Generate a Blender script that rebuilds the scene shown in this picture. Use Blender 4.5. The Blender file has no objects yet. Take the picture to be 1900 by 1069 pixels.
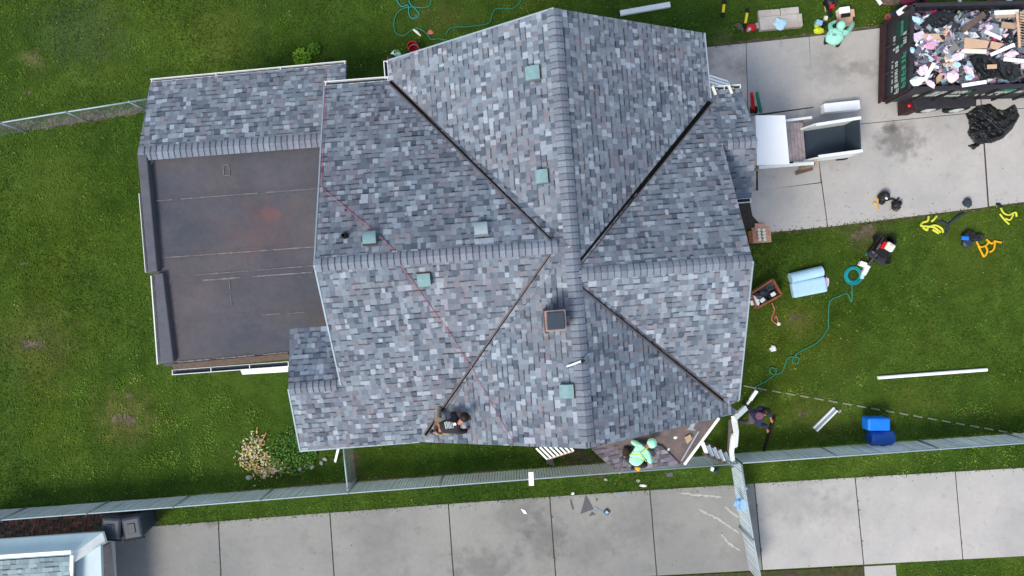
import bpy, math, random
import numpy as np
from mathutils import Vector, Matrix
random.seed(7); rng = np.random.default_rng(7)
SC = bpy.context.scene
COL = SC.collection
# ------------------------------------------------ camera, light, exposure
H, F = 22.5, 1300.0            # flying height (m), focal length in pixels of a 1900 px wide frame
CX, CY = 950.0, 534.5
cam = bpy.data.cameras.new('Camera'); co = bpy.data.objects.new('Camera', cam); COL.objects.link(co)
co.location = (0, 0, H); cam.sensor_width = 36; cam.lens = 36 * F / 1900; cam.clip_end = 500; cam.clip_start = 0.1
SC.camera = co
w = bpy.data.worlds.new('World'); SC.world = w; w.use_nodes = True
nt = w.node_tree; sky = nt.nodes.new('ShaderNodeTexSky'); sky.sky_type = 'NISHITA'; sky.sun_disc = False
SUN_EL, SUN_AZ = math.radians(50), math.radians(222)
sky.sun_elevation = SUN_EL; sky.sun_rotation = SUN_AZ
hs = nt.nodes.new('ShaderNodeHueSaturation'); hs.inputs['Saturation'].default_value = 0.72; nt.links.new(sky.outputs[0], hs.inputs['Color'])   # thin cloud greys the sky
bg = nt.nodes['Background']; nt.links.new(hs.outputs[0], bg.inputs[0]); bg.inputs[1].default_value = 0.15
sl = bpy.data.lights.new('Sun', 'SUN'); so = bpy.data.objects.new('Sun', sl); COL.objects.link(so)
sl.energy = 2.1; sl.angle = math.radians(20); sl.color = (1.0, 0.91, 0.79)
sd = Vector((math.sin(SUN_AZ) * math.cos(SUN_EL), math.cos(SUN_AZ) * math.cos(SUN_EL), math.sin(SUN_EL)))
so.rotation_euler = sd.to_track_quat('Z', 'Y').to_euler(); so.location = (-10, -10, 30)
vs = SC.view_settings; vs.view_transform = 'Standard'; vs.look = 'None'; vs.gamma = 1; vs.exposure = 0.62
try: SC.cycles.max_bounces = 6
except Exception: pass
# ------------------------------------------------ measuring helpers
def W(x, y, z=0.0):
    k = (H - z) / F
    return Vector(((x - CX) * k, -(y - CY) * k, z))
A0 = math.radians(4.4)
UH = Vector((math.cos(A0), math.sin(A0), 0)); VH = Vector((-math.sin(A0), math.cos(A0), 0))
def UV(u, v, z): p = UH * u + VH * v; return Vector((p.x, p.y, z))
def uv_of(p): return p.dot(UH), p.dot(VH)
class Plane:                    # z = z0 + gu (u-u0) + gv (v-v0) in the house frame
    def __init__(s, z0, u0, v0, gu, gv):
        s.z0, s.u0, s.v0, s.gu, s.gv = z0, u0, v0, gu, gv
        g = UH * gu + VH * gv; s.n = Vector((-g.x, -g.y, 1)).normalized()
        s.p0 = UV(u0, v0, z0)
        s.up = Vector((g.x, g.y, g.length_squared)).normalized()      # up the slope
        s.e = s.n.cross(s.up).normalized()                            # along the eave
    def hit(s, x, y, off=0.0):
        o = Vector((0, 0, H)); d = Vector(((x - CX) / F, -(y - CY) / F, -1))
        t = (s.p0 + s.n * off - o).dot(s.n) / d.dot(s.n); return o + d * t
    def z(s, u, v): return s.z0 + s.gu * (u - s.u0) + s.gv * (v - s.v0)
def lin(c): c /= 255.0; return c / 12.92 if c <= 0.04045 else ((c + 0.055) / 1.055) ** 2.4
def C(r, g, b): return (lin(r), lin(g), lin(b), 1)
# ------------------------------------------------ materials
MATS = {}
def mat(name, col, rough=0.7, var=0.12, scale=6.0, bump=0.0, bscale=60, metal=0.0, attr=False, spec=0.3, spots=(), col2=None, stain=None, sscale=1.0):
    if name in MATS: return MATS[name]
    m = bpy.data.materials.new(name); m.use_nodes = True; t = m.node_tree; N = t.nodes; Lk = t.links
    b = N['Principled BSDF']; b.inputs['Roughness'].default_value = rough; b.inputs['Metallic'].default_value = metal
    b.inputs['Specular IOR Level'].default_value = spec
    tc = N.new('ShaderNodeTexCoord')
    def noise(sc, det=4):
        n = N.new('ShaderNodeTexNoise'); n.inputs['Scale'].default_value = sc; n.inputs['Detail'].default_value = det
        n.inputs['Roughness'].default_value = 0.6; Lk.new(tc.outputs['Object'], n.inputs['Vector']); return n
    def ramp(src, a, bb, p0=0.35, p1=0.65):
        r = N.new('ShaderNodeValToRGB'); r.color_ramp.elements[0].position = p0; r.color_ramp.elements[1].position = p1
        r.color_ramp.elements[0].color = a; r.color_ramp.elements[1].color = bb; Lk.new(src, r.inputs[0]); return r.outputs[0]
    def mix(f, a, bb, mode='MIX'):
        x = N.new('ShaderNodeMix'); x.data_type = 'RGBA'; x.blend_type = mode
        for v, i in ((f, 0), (a, 6), (bb, 7)):
            if isinstance(v, (int, float)): x.inputs[i].default_value = v
            elif isinstance(v, tuple): x.inputs[i].default_value = v
            else: Lk.new(v, x.inputs[i])
        return x.outputs[2]
    if attr:
        a = N.new('ShaderNodeAttribute'); a.attribute_name = 'Col'; base = a.outputs['Color']
        if col is not None: base = mix(1.0, base, col, 'MULTIPLY')
    else: base = col
    if col2 is not None: base = mix(ramp(noise(sscale, 6).outputs[0], (0, 0, 0, 1), (1, 1, 1, 1)), base, col2)
    if var > 0:
        lo, hi = 1 - var, 1 + var
        base = mix(1.0, base, ramp(noise(scale).outputs[0], (lo, lo, lo, 1), (hi, hi, hi, 1), 0.3, 0.7), 'MULTIPLY')
        base = mix(1.0, base, ramp(noise(scale * 9).outputs[0], (1 - var * .6,) * 3 + (1,), (1 + var * .6,) * 3 + (1,), 0.3, 0.7), 'MULTIPLY')
    if stain is not None:
        for (sc, p0, p1, sc_col) in stain:
            base = mix(1.0, base, ramp(noise(sc, 8).outputs[0], (1, 1, 1, 1), sc_col, p0, p1), 'MULTIPLY')
    for (sx_, sy_, sr, sdk, sel) in spots:            # stains with a place of their own: soft ragged discs
        vm = N.new('ShaderNodeVectorMath'); vm.operation = 'SUBTRACT'; Lk.new(tc.outputs['Object'], vm.inputs[0]); vm.inputs[1].default_value = (sx_, sy_, 0)
        v2 = N.new('ShaderNodeVectorMath'); v2.operation = 'MULTIPLY'; Lk.new(vm.outputs[0], v2.inputs[0]); v2.inputs[1].default_value = (1 / sr, sel / sr, 0)
        ln = N.new('ShaderNodeVectorMath'); ln.operation = 'LENGTH'; Lk.new(v2.outputs[0], ln.inputs[0])
        ad = N.new('ShaderNodeMath'); ad.operation = 'MULTIPLY_ADD'; Lk.new(noise(3.0, 8).outputs[0], ad.inputs[0]); ad.inputs[1].default_value = 2.2; Lk.new(ln.outputs['Value'], ad.inputs[2])
        mr = N.new('ShaderNodeMapRange'); mr.interpolation_type = 'SMOOTHSTEP'; Lk.new(ad.outputs[0], mr.inputs['Value'])
        for q, v in ((1, 1.15), (2, 2.15), (3, 1.0 if isinstance(sdk, tuple) else sdk), (4, 1.0)): mr.inputs[q].default_value = v
        if isinstance(sdk, tuple): mr.inputs[3].default_value = sdk[3]; mr.inputs[4].default_value = 0.0; base = mix(mr.outputs[0], base, sdk[:3] + (1,))
        else: base = mix(1.0, base, mr.outputs[0], 'MULTIPLY')
    if isinstance(base, tuple): b.inputs['Base Color'].default_value = base
    else: Lk.new(base, b.inputs['Base Color'])
    if bump > 0:
        bn = N.new('ShaderNodeBump'); bn.inputs['Strength'].default_value = bump; bn.inputs['Distance'].default_value = 0.05 if bump >= 1 else 0.02
        Lk.new(noise(bscale).outputs[0], bn.inputs['Height']); Lk.new(bn.outputs[0], b.inputs['Normal'])
    MATS[name] = m; return m
M = {}
M['shingle'] = mat('shingle', None, 0.95, 0.10, 14, 0.3, 120, attr=True, spec=0.1, stain=[(0.55, 0.35, 0.7, (1.0, 0.90, 0.89, 1)), (2.2, 0.5, 0.75, (0.93, 0.90, 0.90, 1))])
M['felt'] = mat('rolled_roofing', C(95, 90, 93), 0.9, 0.12, 0.8, 0.2, 90, spec=0.15, spots=[(-7.72, 0.87, 0.60, C(136, 88, 76)[:3] + (.35,), 2.8), (-7.94, 0.43, 1.60, C(110, 84, 80)[:3] + (.35,), 1.4), (-6.40, -1.94, 0.60, C(96, 78, 62)[:3] + (.35,), 1.0)], col2=C(72, 77, 86), sscale=0.35,
                stain=[(1.6, 0.5, 0.75, (0.86, 0.85, 0.85, 1)), (9, 0.6, 0.75, (0.86, 0.85, 0.84, 1))])
M['coping'] = mat('dark_coping', C(84, 86, 94), 0.7, 0.12, 3, spec=0.3)
M['seam'] = mat('pale_seam_cement', C(118, 112, 113), 0.9, 0.3, 8)
M['white'] = mat('white_paint', C(226, 230, 228), 0.5, 0.05, 3, stain=[(5, 0.5, 0.8, (0.88, 0.87, 0.84, 1))])
M['brightwhite'] = mat('bright_white', C(250, 252, 252), 0.4, 0.02, 3)
M['siding'] = mat('wall_siding', C(205, 205, 200), 0.6, 0.06, 2)
M['black_metal'] = mat('black_valley_metal', C(14, 17, 18), 0.8, 0.2, 4, spec=0.15)
M['brown_metal'] = mat('brown_valley_metal', C(70, 60, 60), 0.5, 0.2, 4, spec=0.4)
M['flash'] = mat('grey_flashing', C(96, 88, 88), 0.6, 0.2, 6)
M['teal_vent'] = mat('weathered_vent', C(118, 150, 152), 0.6, 0.12, 10)
M['grey_vent'] = mat('grey_vent', C(148, 162, 168), 0.6, 0.1, 10)
M['rubber'] = mat('black_rubber', C(22, 24, 26), 0.8, 0.2, 8)
M['brick'] = mat('brick', C(112, 80, 76), 0.9, 0.25, 14, 0.4, 60)
M['mortar'] = mat('mortar', C(150, 132, 124), 0.9, 0.25, 10)
M['concrete'] = mat('concrete', C(148, 147, 142), 0.9, 0.07, 0.9, 0.12, 40, spec=0.15, spots=[(2.42, -8.23, 1.40, 0.86, 1.2), (1.04, -8.06, 0.90, 0.75, 0.7), (0.17, -7.19, 1.00, 0.80, 1.0), (-9.61, -7.45, 0.50, 0.60, 1.5), (3.98, -7.54, 1.20, 0.85, 1.0), (-4.33, -8.06, 1.30, 0.86, 1.0), (-0.87, -8.92, 1.60, 0.70, 2.0), (8.22, 7.00, 0.90, 0.80, 1.0)], col2=C(132, 132, 129), sscale=0.28,
                    stain=[(0.45, 0.45, 0.75, (0.86, 0.86, 0.86, 1)), (1.6, 0.55, 0.76, (0.84, 0.83, 0.83, 1)), (6.0, 0.60, 0.78, (0.84, 0.83, 0.82, 1))])
M['concrete_light'] = mat('concrete_light', C(182, 178, 173), 0.9, 0.06, 0.9, 0.12, 40, spec=0.15, col2=C(166, 165, 162), sscale=0.3,
   spots=[(12.43, 4.72, 1.10, 0.5, 1.3), (11.16, 7.04, 0.90, 0.70, 2.5), (10.21, 7.09, 1.00, 0.80, 1.0), (12.03, 5.10, 0.40, 0.60, 2.0), (10.38, -7.10, 1.20, 0.86, 1.5), (9.17, -6.85, 1.60, 0.85, 1.5)],
                    stain=[(0.8, 0.56, 0.78, (0.88, 0.87, 0.87, 1)), (3.2, 0.60, 0.74, (0.80, 0.80, 0.80, 1)), (9.0, 0.64, 0.8, (0.84, 0.83, 0.82, 1))])
M['concrete_dirty'] = mat('concrete_dirty', C(196, 188, 180), 0.95, 0.12, 1.3, 0.2, 40, spec=0.1, col2=C(158, 150, 143), sscale=0.9,
                    stain=[(2.5, 0.5, 0.75, (0.75, 0.73, 0.71, 1))])
M['joint'] = mat('joint_filler', C(66, 60, 56), 1, 0.3, 10)
M['rubberseal'] = M['rubber']
M['soil'] = mat('bare_soil', C(78, 68, 56), 1, 0.3, 5, 0.6, 30, spec=0.05, col2=C(66, 72, 40), sscale=3)
M['soil_dry'] = mat('dry_soil', C(112, 100, 88), 1, 0.3, 7, 0.6, 30, spec=0.05, col2=C(80, 72, 58), sscale=3)
LSP = [(-15.23, -1.83, 1.90, C(104, 100, 58)[:3] + (0.31,), 1.0), (-12.46, -4.16, 1.30, C(120, 112, 70)[:3] + (0.37,), 1.0), (-13.85, 8.21, 2.20, C(72, 84, 60)[:3] + (0.37,), 1.2), (-15.40, 7.35, 0.60, C(130, 120, 80)[:3] + (0.31,), 1.5), (-9.17, 8.21, 1.60, C(92, 100, 46)[:3] + (0.31,), 1.0), (-7.79, 5.18, 1.20, C(96, 90, 56)[:3] + (0.19,), 1.0), (11.42, 1.81, 1.00, C(112, 96, 80)[:3] + (0.37,), 1.2), (9.17, -1.05, 0.70, C(112, 100, 60)[:3] + (0.31,), 1.0), (14.54, 1.12, 2.40, C(96, 108, 42)[:3] + (0.31,), 1.0), (9.87, -4.08, 1.60, C(110, 110, 56)[:3] + (0.31,), 1.6), (12.98, -3.56, 1.50, C(92, 100, 42)[:3] + (0.31,), 2.0), (10.56, -2.17, 1.80, C(88, 98, 40)[:3] + (0.25,), 1.0), (-2.25, 8.73, 1.20, C(98, 88, 56)[:3] + (0.25,), 1.5), (6.75, 7.95, 0.60, C(120, 112, 80)[:3] + (0.31,), 1.2), (-14.88, 3.19, 1.60, C(84, 98, 38)[:3] + (0.31,), 1.0), (-13.33, -1.48, 1.40, C(86, 100, 38)[:3] + (0.25,), 1.0)]
M['lawn'] = mat('lawn', C(48, 72, 24), 1, 0.28, 1.4, 0.8, 40, spec=0.03, spots=LSP, col2=C(72, 92, 34), sscale=0.22,
                stain=[(0.16, 0.48, 0.70, (1.32, 1.10, 0.9, 1)), (0.9, 0.55, 0.75, (0.78, 0.82, 0.8, 1)), (14, 0.5, 0.7, (0.62, 0.66, 0.55, 1))])
M['grass'] = mat('grass_blades', None, 0.9, 0.22, 1.1, 0, 40, attr=True, spec=0.05, spots=LSP,
                stain=[(0.16, 0.48, 0.70, (1.32, 1.10, 0.9, 1)), (0.45, 0.48, 0.70, (0.66, 0.76, 0.78, 1)), (0.9, .55, .72, (1.2, 1.12, 1.0, 1))])
M['leafcol'] = mat('leaf', None, 0.8, 0.1, 8, attr=True, spec=0.2)
M['debris'] = mat('debris', None, 0.75, 0.12, 12, attr=True, spec=0.25)
M['wood_grey'] = mat('weathered_wood', C(158, 146, 146), 0.9, 0.2, 9)
M['wood_tan'] = mat('raw_wood', C(176, 150, 126), 0.85, 0.15, 9)
M['wood_dark'] = mat('dark_wood', C(98, 84, 74), 0.9, 0.2, 9)
M['card'] = mat('cardboard', C(200, 168, 140), 0.9, 0.08, 6)
M['slate_floor'] = mat('dark_liner', C(52, 64, 76), 0.6, 0.06, 3)
M['galv'] = mat('galvanised', C(150, 164, 172), 0.5, 0.12, 5, metal=0.2)
M['slat'] = mat('fence_slats', C(205, 222, 226), 0.7, 0.12, 1.2, col2=C(172, 178, 182), sscale=0.22)
M['blacksteel'] = mat('black_steel', C(46, 45, 50), 0.55, 0.2, 5, spec=0.4)
M['maroon'] = mat('rusty_maroon_steel', C(58, 36, 36), 0.7, 0.3, 8)
M['tarp'] = mat('black_plastic', C(20, 21, 24), 0.45, 0.25, 3, 0.4, 6, spec=0.5)
M['binplastic'] = mat('bin_plastic', C(44, 54, 66), 0.5, 0.1, 4, spec=0.4)
M['bluebarrel'] = mat('blue_plastic', C(20, 120, 225), 0.45, 0.08, 5, spec=0.4)
M['bluedark'] = mat('dark_blue_plastic', C(26, 80, 160), 0.45, 0.1, 5, spec=0.4)
M['lightblue'] = mat('light_blue_wrap', C(172, 208, 228), 0.6, 0.05, 5)
M['teal'] = mat('teal_hose', C(24, 150, 158), 0.5, 0.1, 9)
M['greenhose'] = mat('green_hose', C(44, 122, 94), 0.6, 0.15, 9)
M['pinkcord'] = mat('pink_cord', C(186, 98, 112), 0.7, 0.1, 9)
M['orangecord'] = mat('orange_cord', C(190, 110, 96), 0.7, 0.15, 9)
M['red'] = mat('red_plastic', C(196, 24, 34), 0.5, 0.08, 6)
M['redlamp'] = mat('red_lens', C(230, 30, 40), 0.3, 0.05, 6)
M['yellow'] = mat('yellow_strap', C(206, 208, 70), 0.7, 0.1, 9)
M['orange'] = mat('orange_strap', C(228, 168, 20), 0.7, 0.1, 9)
M['levelyellow'] = mat('yellow_level', C(216, 196, 46), 0.5, 0.08, 9)
M['rust'] = mat('rusty_tray', C(138, 84, 58), 0.8, 0.3, 9)
M['cream'] = mat('cream_cover', C(222, 222, 206), 0.5, 0.06, 6)
M['edging'] = mat('edging', C(132, 136, 112), 0.9, 0.2, 8)
M['stone'] = mat('stone', C(150, 152, 142), 0.9, 0.2, 8, 0.3, 20)
M['slatepc'] = mat('shingle_offcut', C(92, 92, 96), 0.9, 0.15, 20, 0.3, 60)
M['skin'] = mat('skin', C(176, 122, 98), 0.6, 0.06, 12)
M['hair'] = mat('hair', C(30, 20, 16), 0.6, 0.2, 40)
M['blackcloth'] = mat('black_cloth', C(44, 40, 46), 0.9, 0.15, 12, 0.3, 20)
M['mint'] = mat('mint_cloth', C(160, 226, 202), 0.85, 0.10, 8, 1.0, 11)
M['minthi'] = mat('mint_cloth_bright', C(170, 236, 205), 0.85, 0.10, 8, 1.0, 11)
M['beige'] = mat('beige_trousers', C(150, 138, 122), 0.9, 0.1, 12, 0.3, 20)
M['darktrs'] = mat('dark_trousers', C(46, 40, 36), 0.9, 0.15, 12, 0.3, 20)
M['navy'] = mat('navy_shirt', C(42, 44, 74), 0.9, 0.15, 12, 0.3, 20)
M['greytrs'] = mat('grey_trousers', C(84, 80, 82), 0.9, 0.15, 12, 0.3, 20)
M['shoe'] = mat('shoe', C(40, 42, 60), 0.7, 0.1, 12)
M['glove'] = mat('orange_glove', C(222, 74, 44), 0.7, 0.1, 12)
M['paver'] = mat('brick_paver', None, 0.95, 0.2, 9, 0.4, 40, attr=True)
M['neighbour_shingle'] = mat('pale_shingle', None, 0.95, 0.08, 14, 0.2, 90, attr=True, spec=0.1)
M['yelgreen'] = mat('yellow_green_bag', C(200, 210, 40), 0.7, 0.1, 9)
M['magenta'] = mat('magenta_cloth', C(128, 44, 74), 0.8, 0.15, 9)
M['darkblue'] = mat('dark_blue', C(24, 40, 130), 0.6, 0.1, 9)
M['signwhite'] = mat('sign_white', C(176, 184, 180), 0.6, 0.1, 30)
M['signgreen'] = mat('sign_green', C(62, 140, 114), 0.6, 0.1, 30)
M['signdark'] = mat('sign_dark', C(38, 62, 58), 0.6, 0.1, 10)
M['lightbluepl'] = mat('pale_blue_plastic', C(140, 180, 214), 0.5, 0.06, 9)
M['tearoff'] = mat('bare_deck_felt', C(112, 98, 94), 0.95, 0.14, 5, 0.3, 40, col2=C(92, 84, 84), sscale=2)
# ------------------------------------------------ mesh builder
ORG = {}
class MB:
    def __init__(s): s.v = []; s.f = []; s.c = []
    def face(s, pts, col=None):
        i = len(s.v); s.v += [Vector(p) for p in pts]; s.f.append(tuple(range(i, i + len(pts)))); s.c.append(col or (1, 1, 1, 1)); return s
    def hexa(s, b, t, col=None):           # bottom 4, top 4 (same winding, counter-clockwise from above)
        i = len(s.v); s.v += [Vector(p) for p in b] + [Vector(p) for p in t]; n = len(b)
        s.f.append(tuple(range(i + n, i + 2 * n))); s.f.append(tuple(range(i + n - 1, i - 1, -1)))
        for k in range(n): s.f.append((i + k, i + (k + 1) % n, i + n + (k + 1) % n, i + n + k))
        s.c += [col or (1, 1, 1, 1)] * (n + 2); return s
    def prism(s, pts, z0, z1, col=None):
        a = sum(pts[k].x * pts[(k + 1) % len(pts)].y - pts[(k + 1) % len(pts)].x * pts[k].y for k in range(len(pts)))
        if a < 0: pts = pts[::-1]
        return s.hexa([Vector((p.x, p.y, z0)) for p in pts], [Vector((p.x, p.y, z1)) for p in pts], col)
    def box(s, c, size, rz=0.0, tilt=None, col=None):
        R = Matrix.Rotation(rz, 3, 'Z')
        if tilt: R = R @ Matrix.Rotation(tilt[0], 3, 'X') @ Matrix.Rotation(tilt[1], 3, 'Y')
        hx, hy, hz = (q / 2 for q in size); c = Vector(c)
        q = [(-1, -1), (1, -1), (1, 1), (-1, 1)]
        return s.hexa([c + R @ Vector((a * hx, b * hy, -hz)) for a, b in q], [c + R @ Vector((a * hx, b * hy, hz)) for a, b in q], col)
    def bar(s, a, b, wd, ht, col=None):
        a = Vector(a); b = Vector(b); d = b - a; L = d.length
        if L < 1e-6: return s
        d.normalize(); up = Vector((0, 0, 1)) if abs(d.z) < 0.95 else Vector((1, 0, 0))
        r = d.cross(up).normalized() * wd / 2; u = r.cross(d).normalized() * ht / 2
        q = lambda p: [p + r - u, p + r + u, p - r + u, p - r - u]
        return s.hexa(q(a), q(b), col)
    def tube(s, pts, r, n=6, col=None, closed=False):
        pts = [Vector(p) for p in pts]; rings = []
        for k, p in enumerate(pts):
            d = (pts[min(k + 1, len(pts) - 1)] - pts[max(k - 1, 0)])
            if d.length < 1e-9: d = Vector((1, 0, 0))
            d.normalize(); up = Vector((0, 0, 1)) if abs(d.z) < 0.9 else Vector((1, 0, 0))
            a = d.cross(up).normalized(); b = a.cross(d).normalized(); rr = r[k] if isinstance(r, (list, tuple)) else r
            i = len(s.v); s.v += [p + (a * math.cos(t) + b * math.sin(t)) * rr for t in [2 * math.pi * j / n for j in range(n)]]; rings.append(i)
        for k in range(len(rings) - 1):
            for j in range(n):
                s.f.append((rings[k] + j, rings[k] + (j + 1) % n, rings[k + 1] + (j + 1) % n, rings[k + 1] + j)); s.c.append(col or (1, 1, 1, 1))
        s.f.append(tuple(rings[0] + j for j in range(n - 1, -1, -1))); s.f.append(tuple(rings[-1] + j for j in range(n))); s.c += [col or (1, 1, 1, 1)] * 2
        return s
    def lathe(s, c, prof, n=20, col=None, sx=1, sy=1, rz=0):     # prof: (r, z) pairs from bottom to top
        c = Vector(c); rings = []
        for r, z in prof:
            i = len(s.v)
            for j in range(n):
                t = 2 * math.pi * j / n; x = r * math.cos(t) * sx; y = r * math.sin(t) * sy
                s.v.append(c + Vector((x * math.cos(rz) - y * math.sin(rz), x * math.sin(rz) + y * math.cos(rz), z)))
            rings.append(i)
        for k in range(len(rings) - 1):
            for j in range(n):
                s.f.append((rings[k] + j, rings[k] + (j + 1) % n, rings[k + 1] + (j + 1) % n, rings[k + 1] + j)); s.c.append(col or (1, 1, 1, 1))
        s.f.append(tuple(rings[0] + j for j in range(n - 1, -1, -1))); s.f.append(tuple(rings[-1] + j for j in range(n))); s.c += [col or (1, 1, 1, 1)] * 2
        return s
    def blob(s, c, r, seed=0, n=8, m=6, jit=0.2, col=None, rz=0):  # lumpy ellipsoid
        rr = random.Random(seed); c = Vector(c); rings = []
        if isinstance(r, (int, float)): r = (r, r, r)
        for i in range(1, m):
            ph = math.pi * i / m - math.pi / 2; st = len(s.v)
            for j in range(n):
                t = 2 * math.pi * j / n; k = 1 + rr.uniform(-jit, jit)
                x = r[0] * math.cos(ph) * math.cos(t) * k; y = r[1] * math.cos(ph) * math.sin(t) * k
                s.v.append(c + Vector((x * math.cos(rz) - y * math.sin(rz), x * math.sin(rz) + y * math.cos(rz), r[2] * math.sin(ph) * k)))
            rings.append(st)
        for k in range(len(rings) - 1):
            for j in range(n):
                s.f.append((rings[k] + j, rings[k] + (j + 1) % n, rings[k + 1] + (j + 1) % n, rings[k + 1] + j)); s.c.append(col or (1, 1, 1, 1))
        s.f.append(tuple(rings[0] + j for j in range(n - 1, -1, -1))); s.f.append(tuple(rings[-1] + j for j in range(n))); s.c += [col or (1, 1, 1, 1)] * 2
        return s
    def build(s, name, m, parent=None, smooth=False, bevel=0.0, label=None, cat=None, group=None, kind=None, subd=0):
        me = bpy.data.meshes.new(name)
        if parent is not None: org = ORG[parent.name]
        else:
            xs = [p.x for p in s.v]; ys = [p.y for p in s.v]; zs = [p.z for p in s.v]
            org = Vector(((min(xs) + max(xs)) / 2, (min(ys) + max(ys)) / 2, min(zs)))
            if kind == 'structure': org = Vector((0, 0, 0))
        me.from_pydata([tuple(p - org) for p in s.v], [], s.f)
        ca = me.color_attributes.new('Col', 'FLOAT_COLOR', 'CORNER')
        arr = np.array([s.c[i] for i, f in enumerate(s.f) for _ in f], dtype=np.float32).ravel()
        ca.data.foreach_set('color', arr)
        if smooth: me.polygons.foreach_set('use_smooth', [True] * len(me.polygons))
        me.materials.append(M[m] if isinstance(m, str) else m); me.update()
        o = bpy.data.objects.new(name, me); COL.objects.link(o)
        if parent is not None: o.parent = parent
        else: o.location = org
        ORG[o.name] = org
        if bevel: b = o.modifiers.new('Bevel', 'BEVEL'); b.width = bevel; b.segments = 2; b.limit_method = 'ANGLE'
        if subd: b = o.modifiers.new('Sub', 'SUBSURF'); b.levels = subd; b.render_levels = subd
        tag(o, label, cat, group, kind); return o
def tag(o, label=None, cat=None, group=None, kind=None):
    if label: o['label'] = label
    if cat: o['category'] = cat
    if group: o['group'] = group
    if kind: o['kind'] = kind
def empty(name, loc, label, cat, group=None):
    o = bpy.data.objects.new(name, None); COL.objects.link(o); o.location = loc; o.empty_display_size = 0.3
    ORG[o.name] = Vector(loc); tag(o, label, cat, group); return o
def PP(pts, z): return [W(x, y, z) for x, y in pts]
def pbox(mb, cx, cy, wpx, hpx, ang, z0, z1, col=None, tilt=None):   # box whose top was measured in the photo
    k = (H - z1) / F; c = W(cx, cy, z1); c.z = (z0 + z1) / 2
    return mb.box(c, (wpx * k, hpx * k, z1 - z0), -math.radians(ang), tilt, col)
def spline(pts, n=8):
    out = []; P = [Vector(p) for p in pts]
    for i in range(len(P) - 1):
        a = P[max(i - 1, 0)]; b = P[i]; c = P[i + 1]; d = P[min(i + 2, len(P) - 1)]
        for k in range(n):
            t = k / n; out.append(0.5 * ((2 * b) + (c - a) * t + (2 * a - 5 * b + 4 * c - d) * t * t + (3 * b - a - 3 * c + d) * t ** 3))
    out.append(P[-1]); return out
# ------------------------------------------------ the setting: ground, drives, beds
g = MB(); S = 80
g.face([(-S, -S, 0), (S, -S, 0), (S, S, 0), (-S, S, 0)]); g.build('lawn', 'lawn', kind='structure')
def slab(name, polys, z0, z1, m, joint=None):
    mb = MB()
    for p in polys: mb.prism(PP(p, z1), z0, z1)
    o = mb.build(name, m, kind='structure', bevel=0.012); return o
# north drive (right)
V3_ = Vector
def lerp(a, b, t): return (a[0] + (b[0] - a[0]) * t, a[1] + (b[1] - a[1]) * t)
MB().prism(PP([(1270, 90), (2300, -8), (2300, 320), (1424, 433), (1300, 400)], 0.01), 0.0, 0.012).build('drive_bed', 'joint', kind='structure')
slab('driveway', [
 [(1502, 68), (1810, 30), (1821, 207), (1512, 238)],
 [(1812, 30), (2000, 12), (2010, 190), (1823, 207)],
 [(2002, 12), (2300, -12), (2300, 160), (2012, 190)],
 [(1512, 239), (1821, 208), (1833, 384), (1537, 421)],
 [(1824, 209), (2030, 188), (2040, 357), (1836, 383)],
 [(2032, 188), (2300, 162), (2300, 325), (2042, 357)]], 0.0, 0.03, 'concrete_light')
slab('driveway_side', [
 [(1385, 80), (1501, 68), (1511, 198), (1389, 214)],
 [(1404, 215.5), (1511, 199.5), (1523, 338), (1407, 354)],
 [(1388, 355.5), (1524, 339.5), (1535.5, 421), (1424, 432), (1396, 400)]], 0.0, 0.028, 'concrete_light')
slab('patio', [[(1270, 92), (1384, 80), (1388, 214), (1403, 215), (1403, 354), (1385, 357), (1300, 300)]], 0.0, 0.026, 'concrete_dirty')
# south drive
def y_n(x): return 985 + (868 - 985) * (x - 180) / (1900 - 180) - 6 * math.sin((x - 180) / 1720 * math.pi)
def y_s(x): return 1068 - (x - 1225) * 36 / 675.0
js = [(60, 66), (405, 412), (612, 622), (832, 843), (1020, 1032), (1206, 1219), (1400, 1415), (1587, 1603), (1773, 1787), (1965, 1980), (2160, 2180)]
MB().prism(PP([(60, y_n(60) + 1), (2160, y_n(2160) + 1), (2160, y_s(2160) - 1), (60, y_s(60) - 1)], 0.01), 0.0, 0.012).build('drive_bed_south', 'joint', kind='structure')
polys = []
for k in range(len(js) - 1):
    a, b = js[k], js[k + 1]; gp = 0.9
    polys.append([(a[0] + gp, y_n(a[0])), (b[0] - gp, y_n(b[0])), (b[1] - gp, y_s(b[1])), (a[1] + gp, y_s(a[1]))])
slab('driveway_south', polys[:6], 0.0, 0.03, 'concrete')
slab('driveway_front', polys[6:], 0.0, 0.03, 'concrete_light')
slab('path', [[(1604, 1051), (1662, 1048), (1672, 1180), (1612, 1180)]], 0.0, 0.03, 'concrete_light')
mb = MB().prism(PP([(1225, 1070), (1601, 1051), (1606, 1180), (1225, 1180)], 0.02), 0.0, 0.02); mb.build('garden_bed', 'soil', kind='structure')
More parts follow.
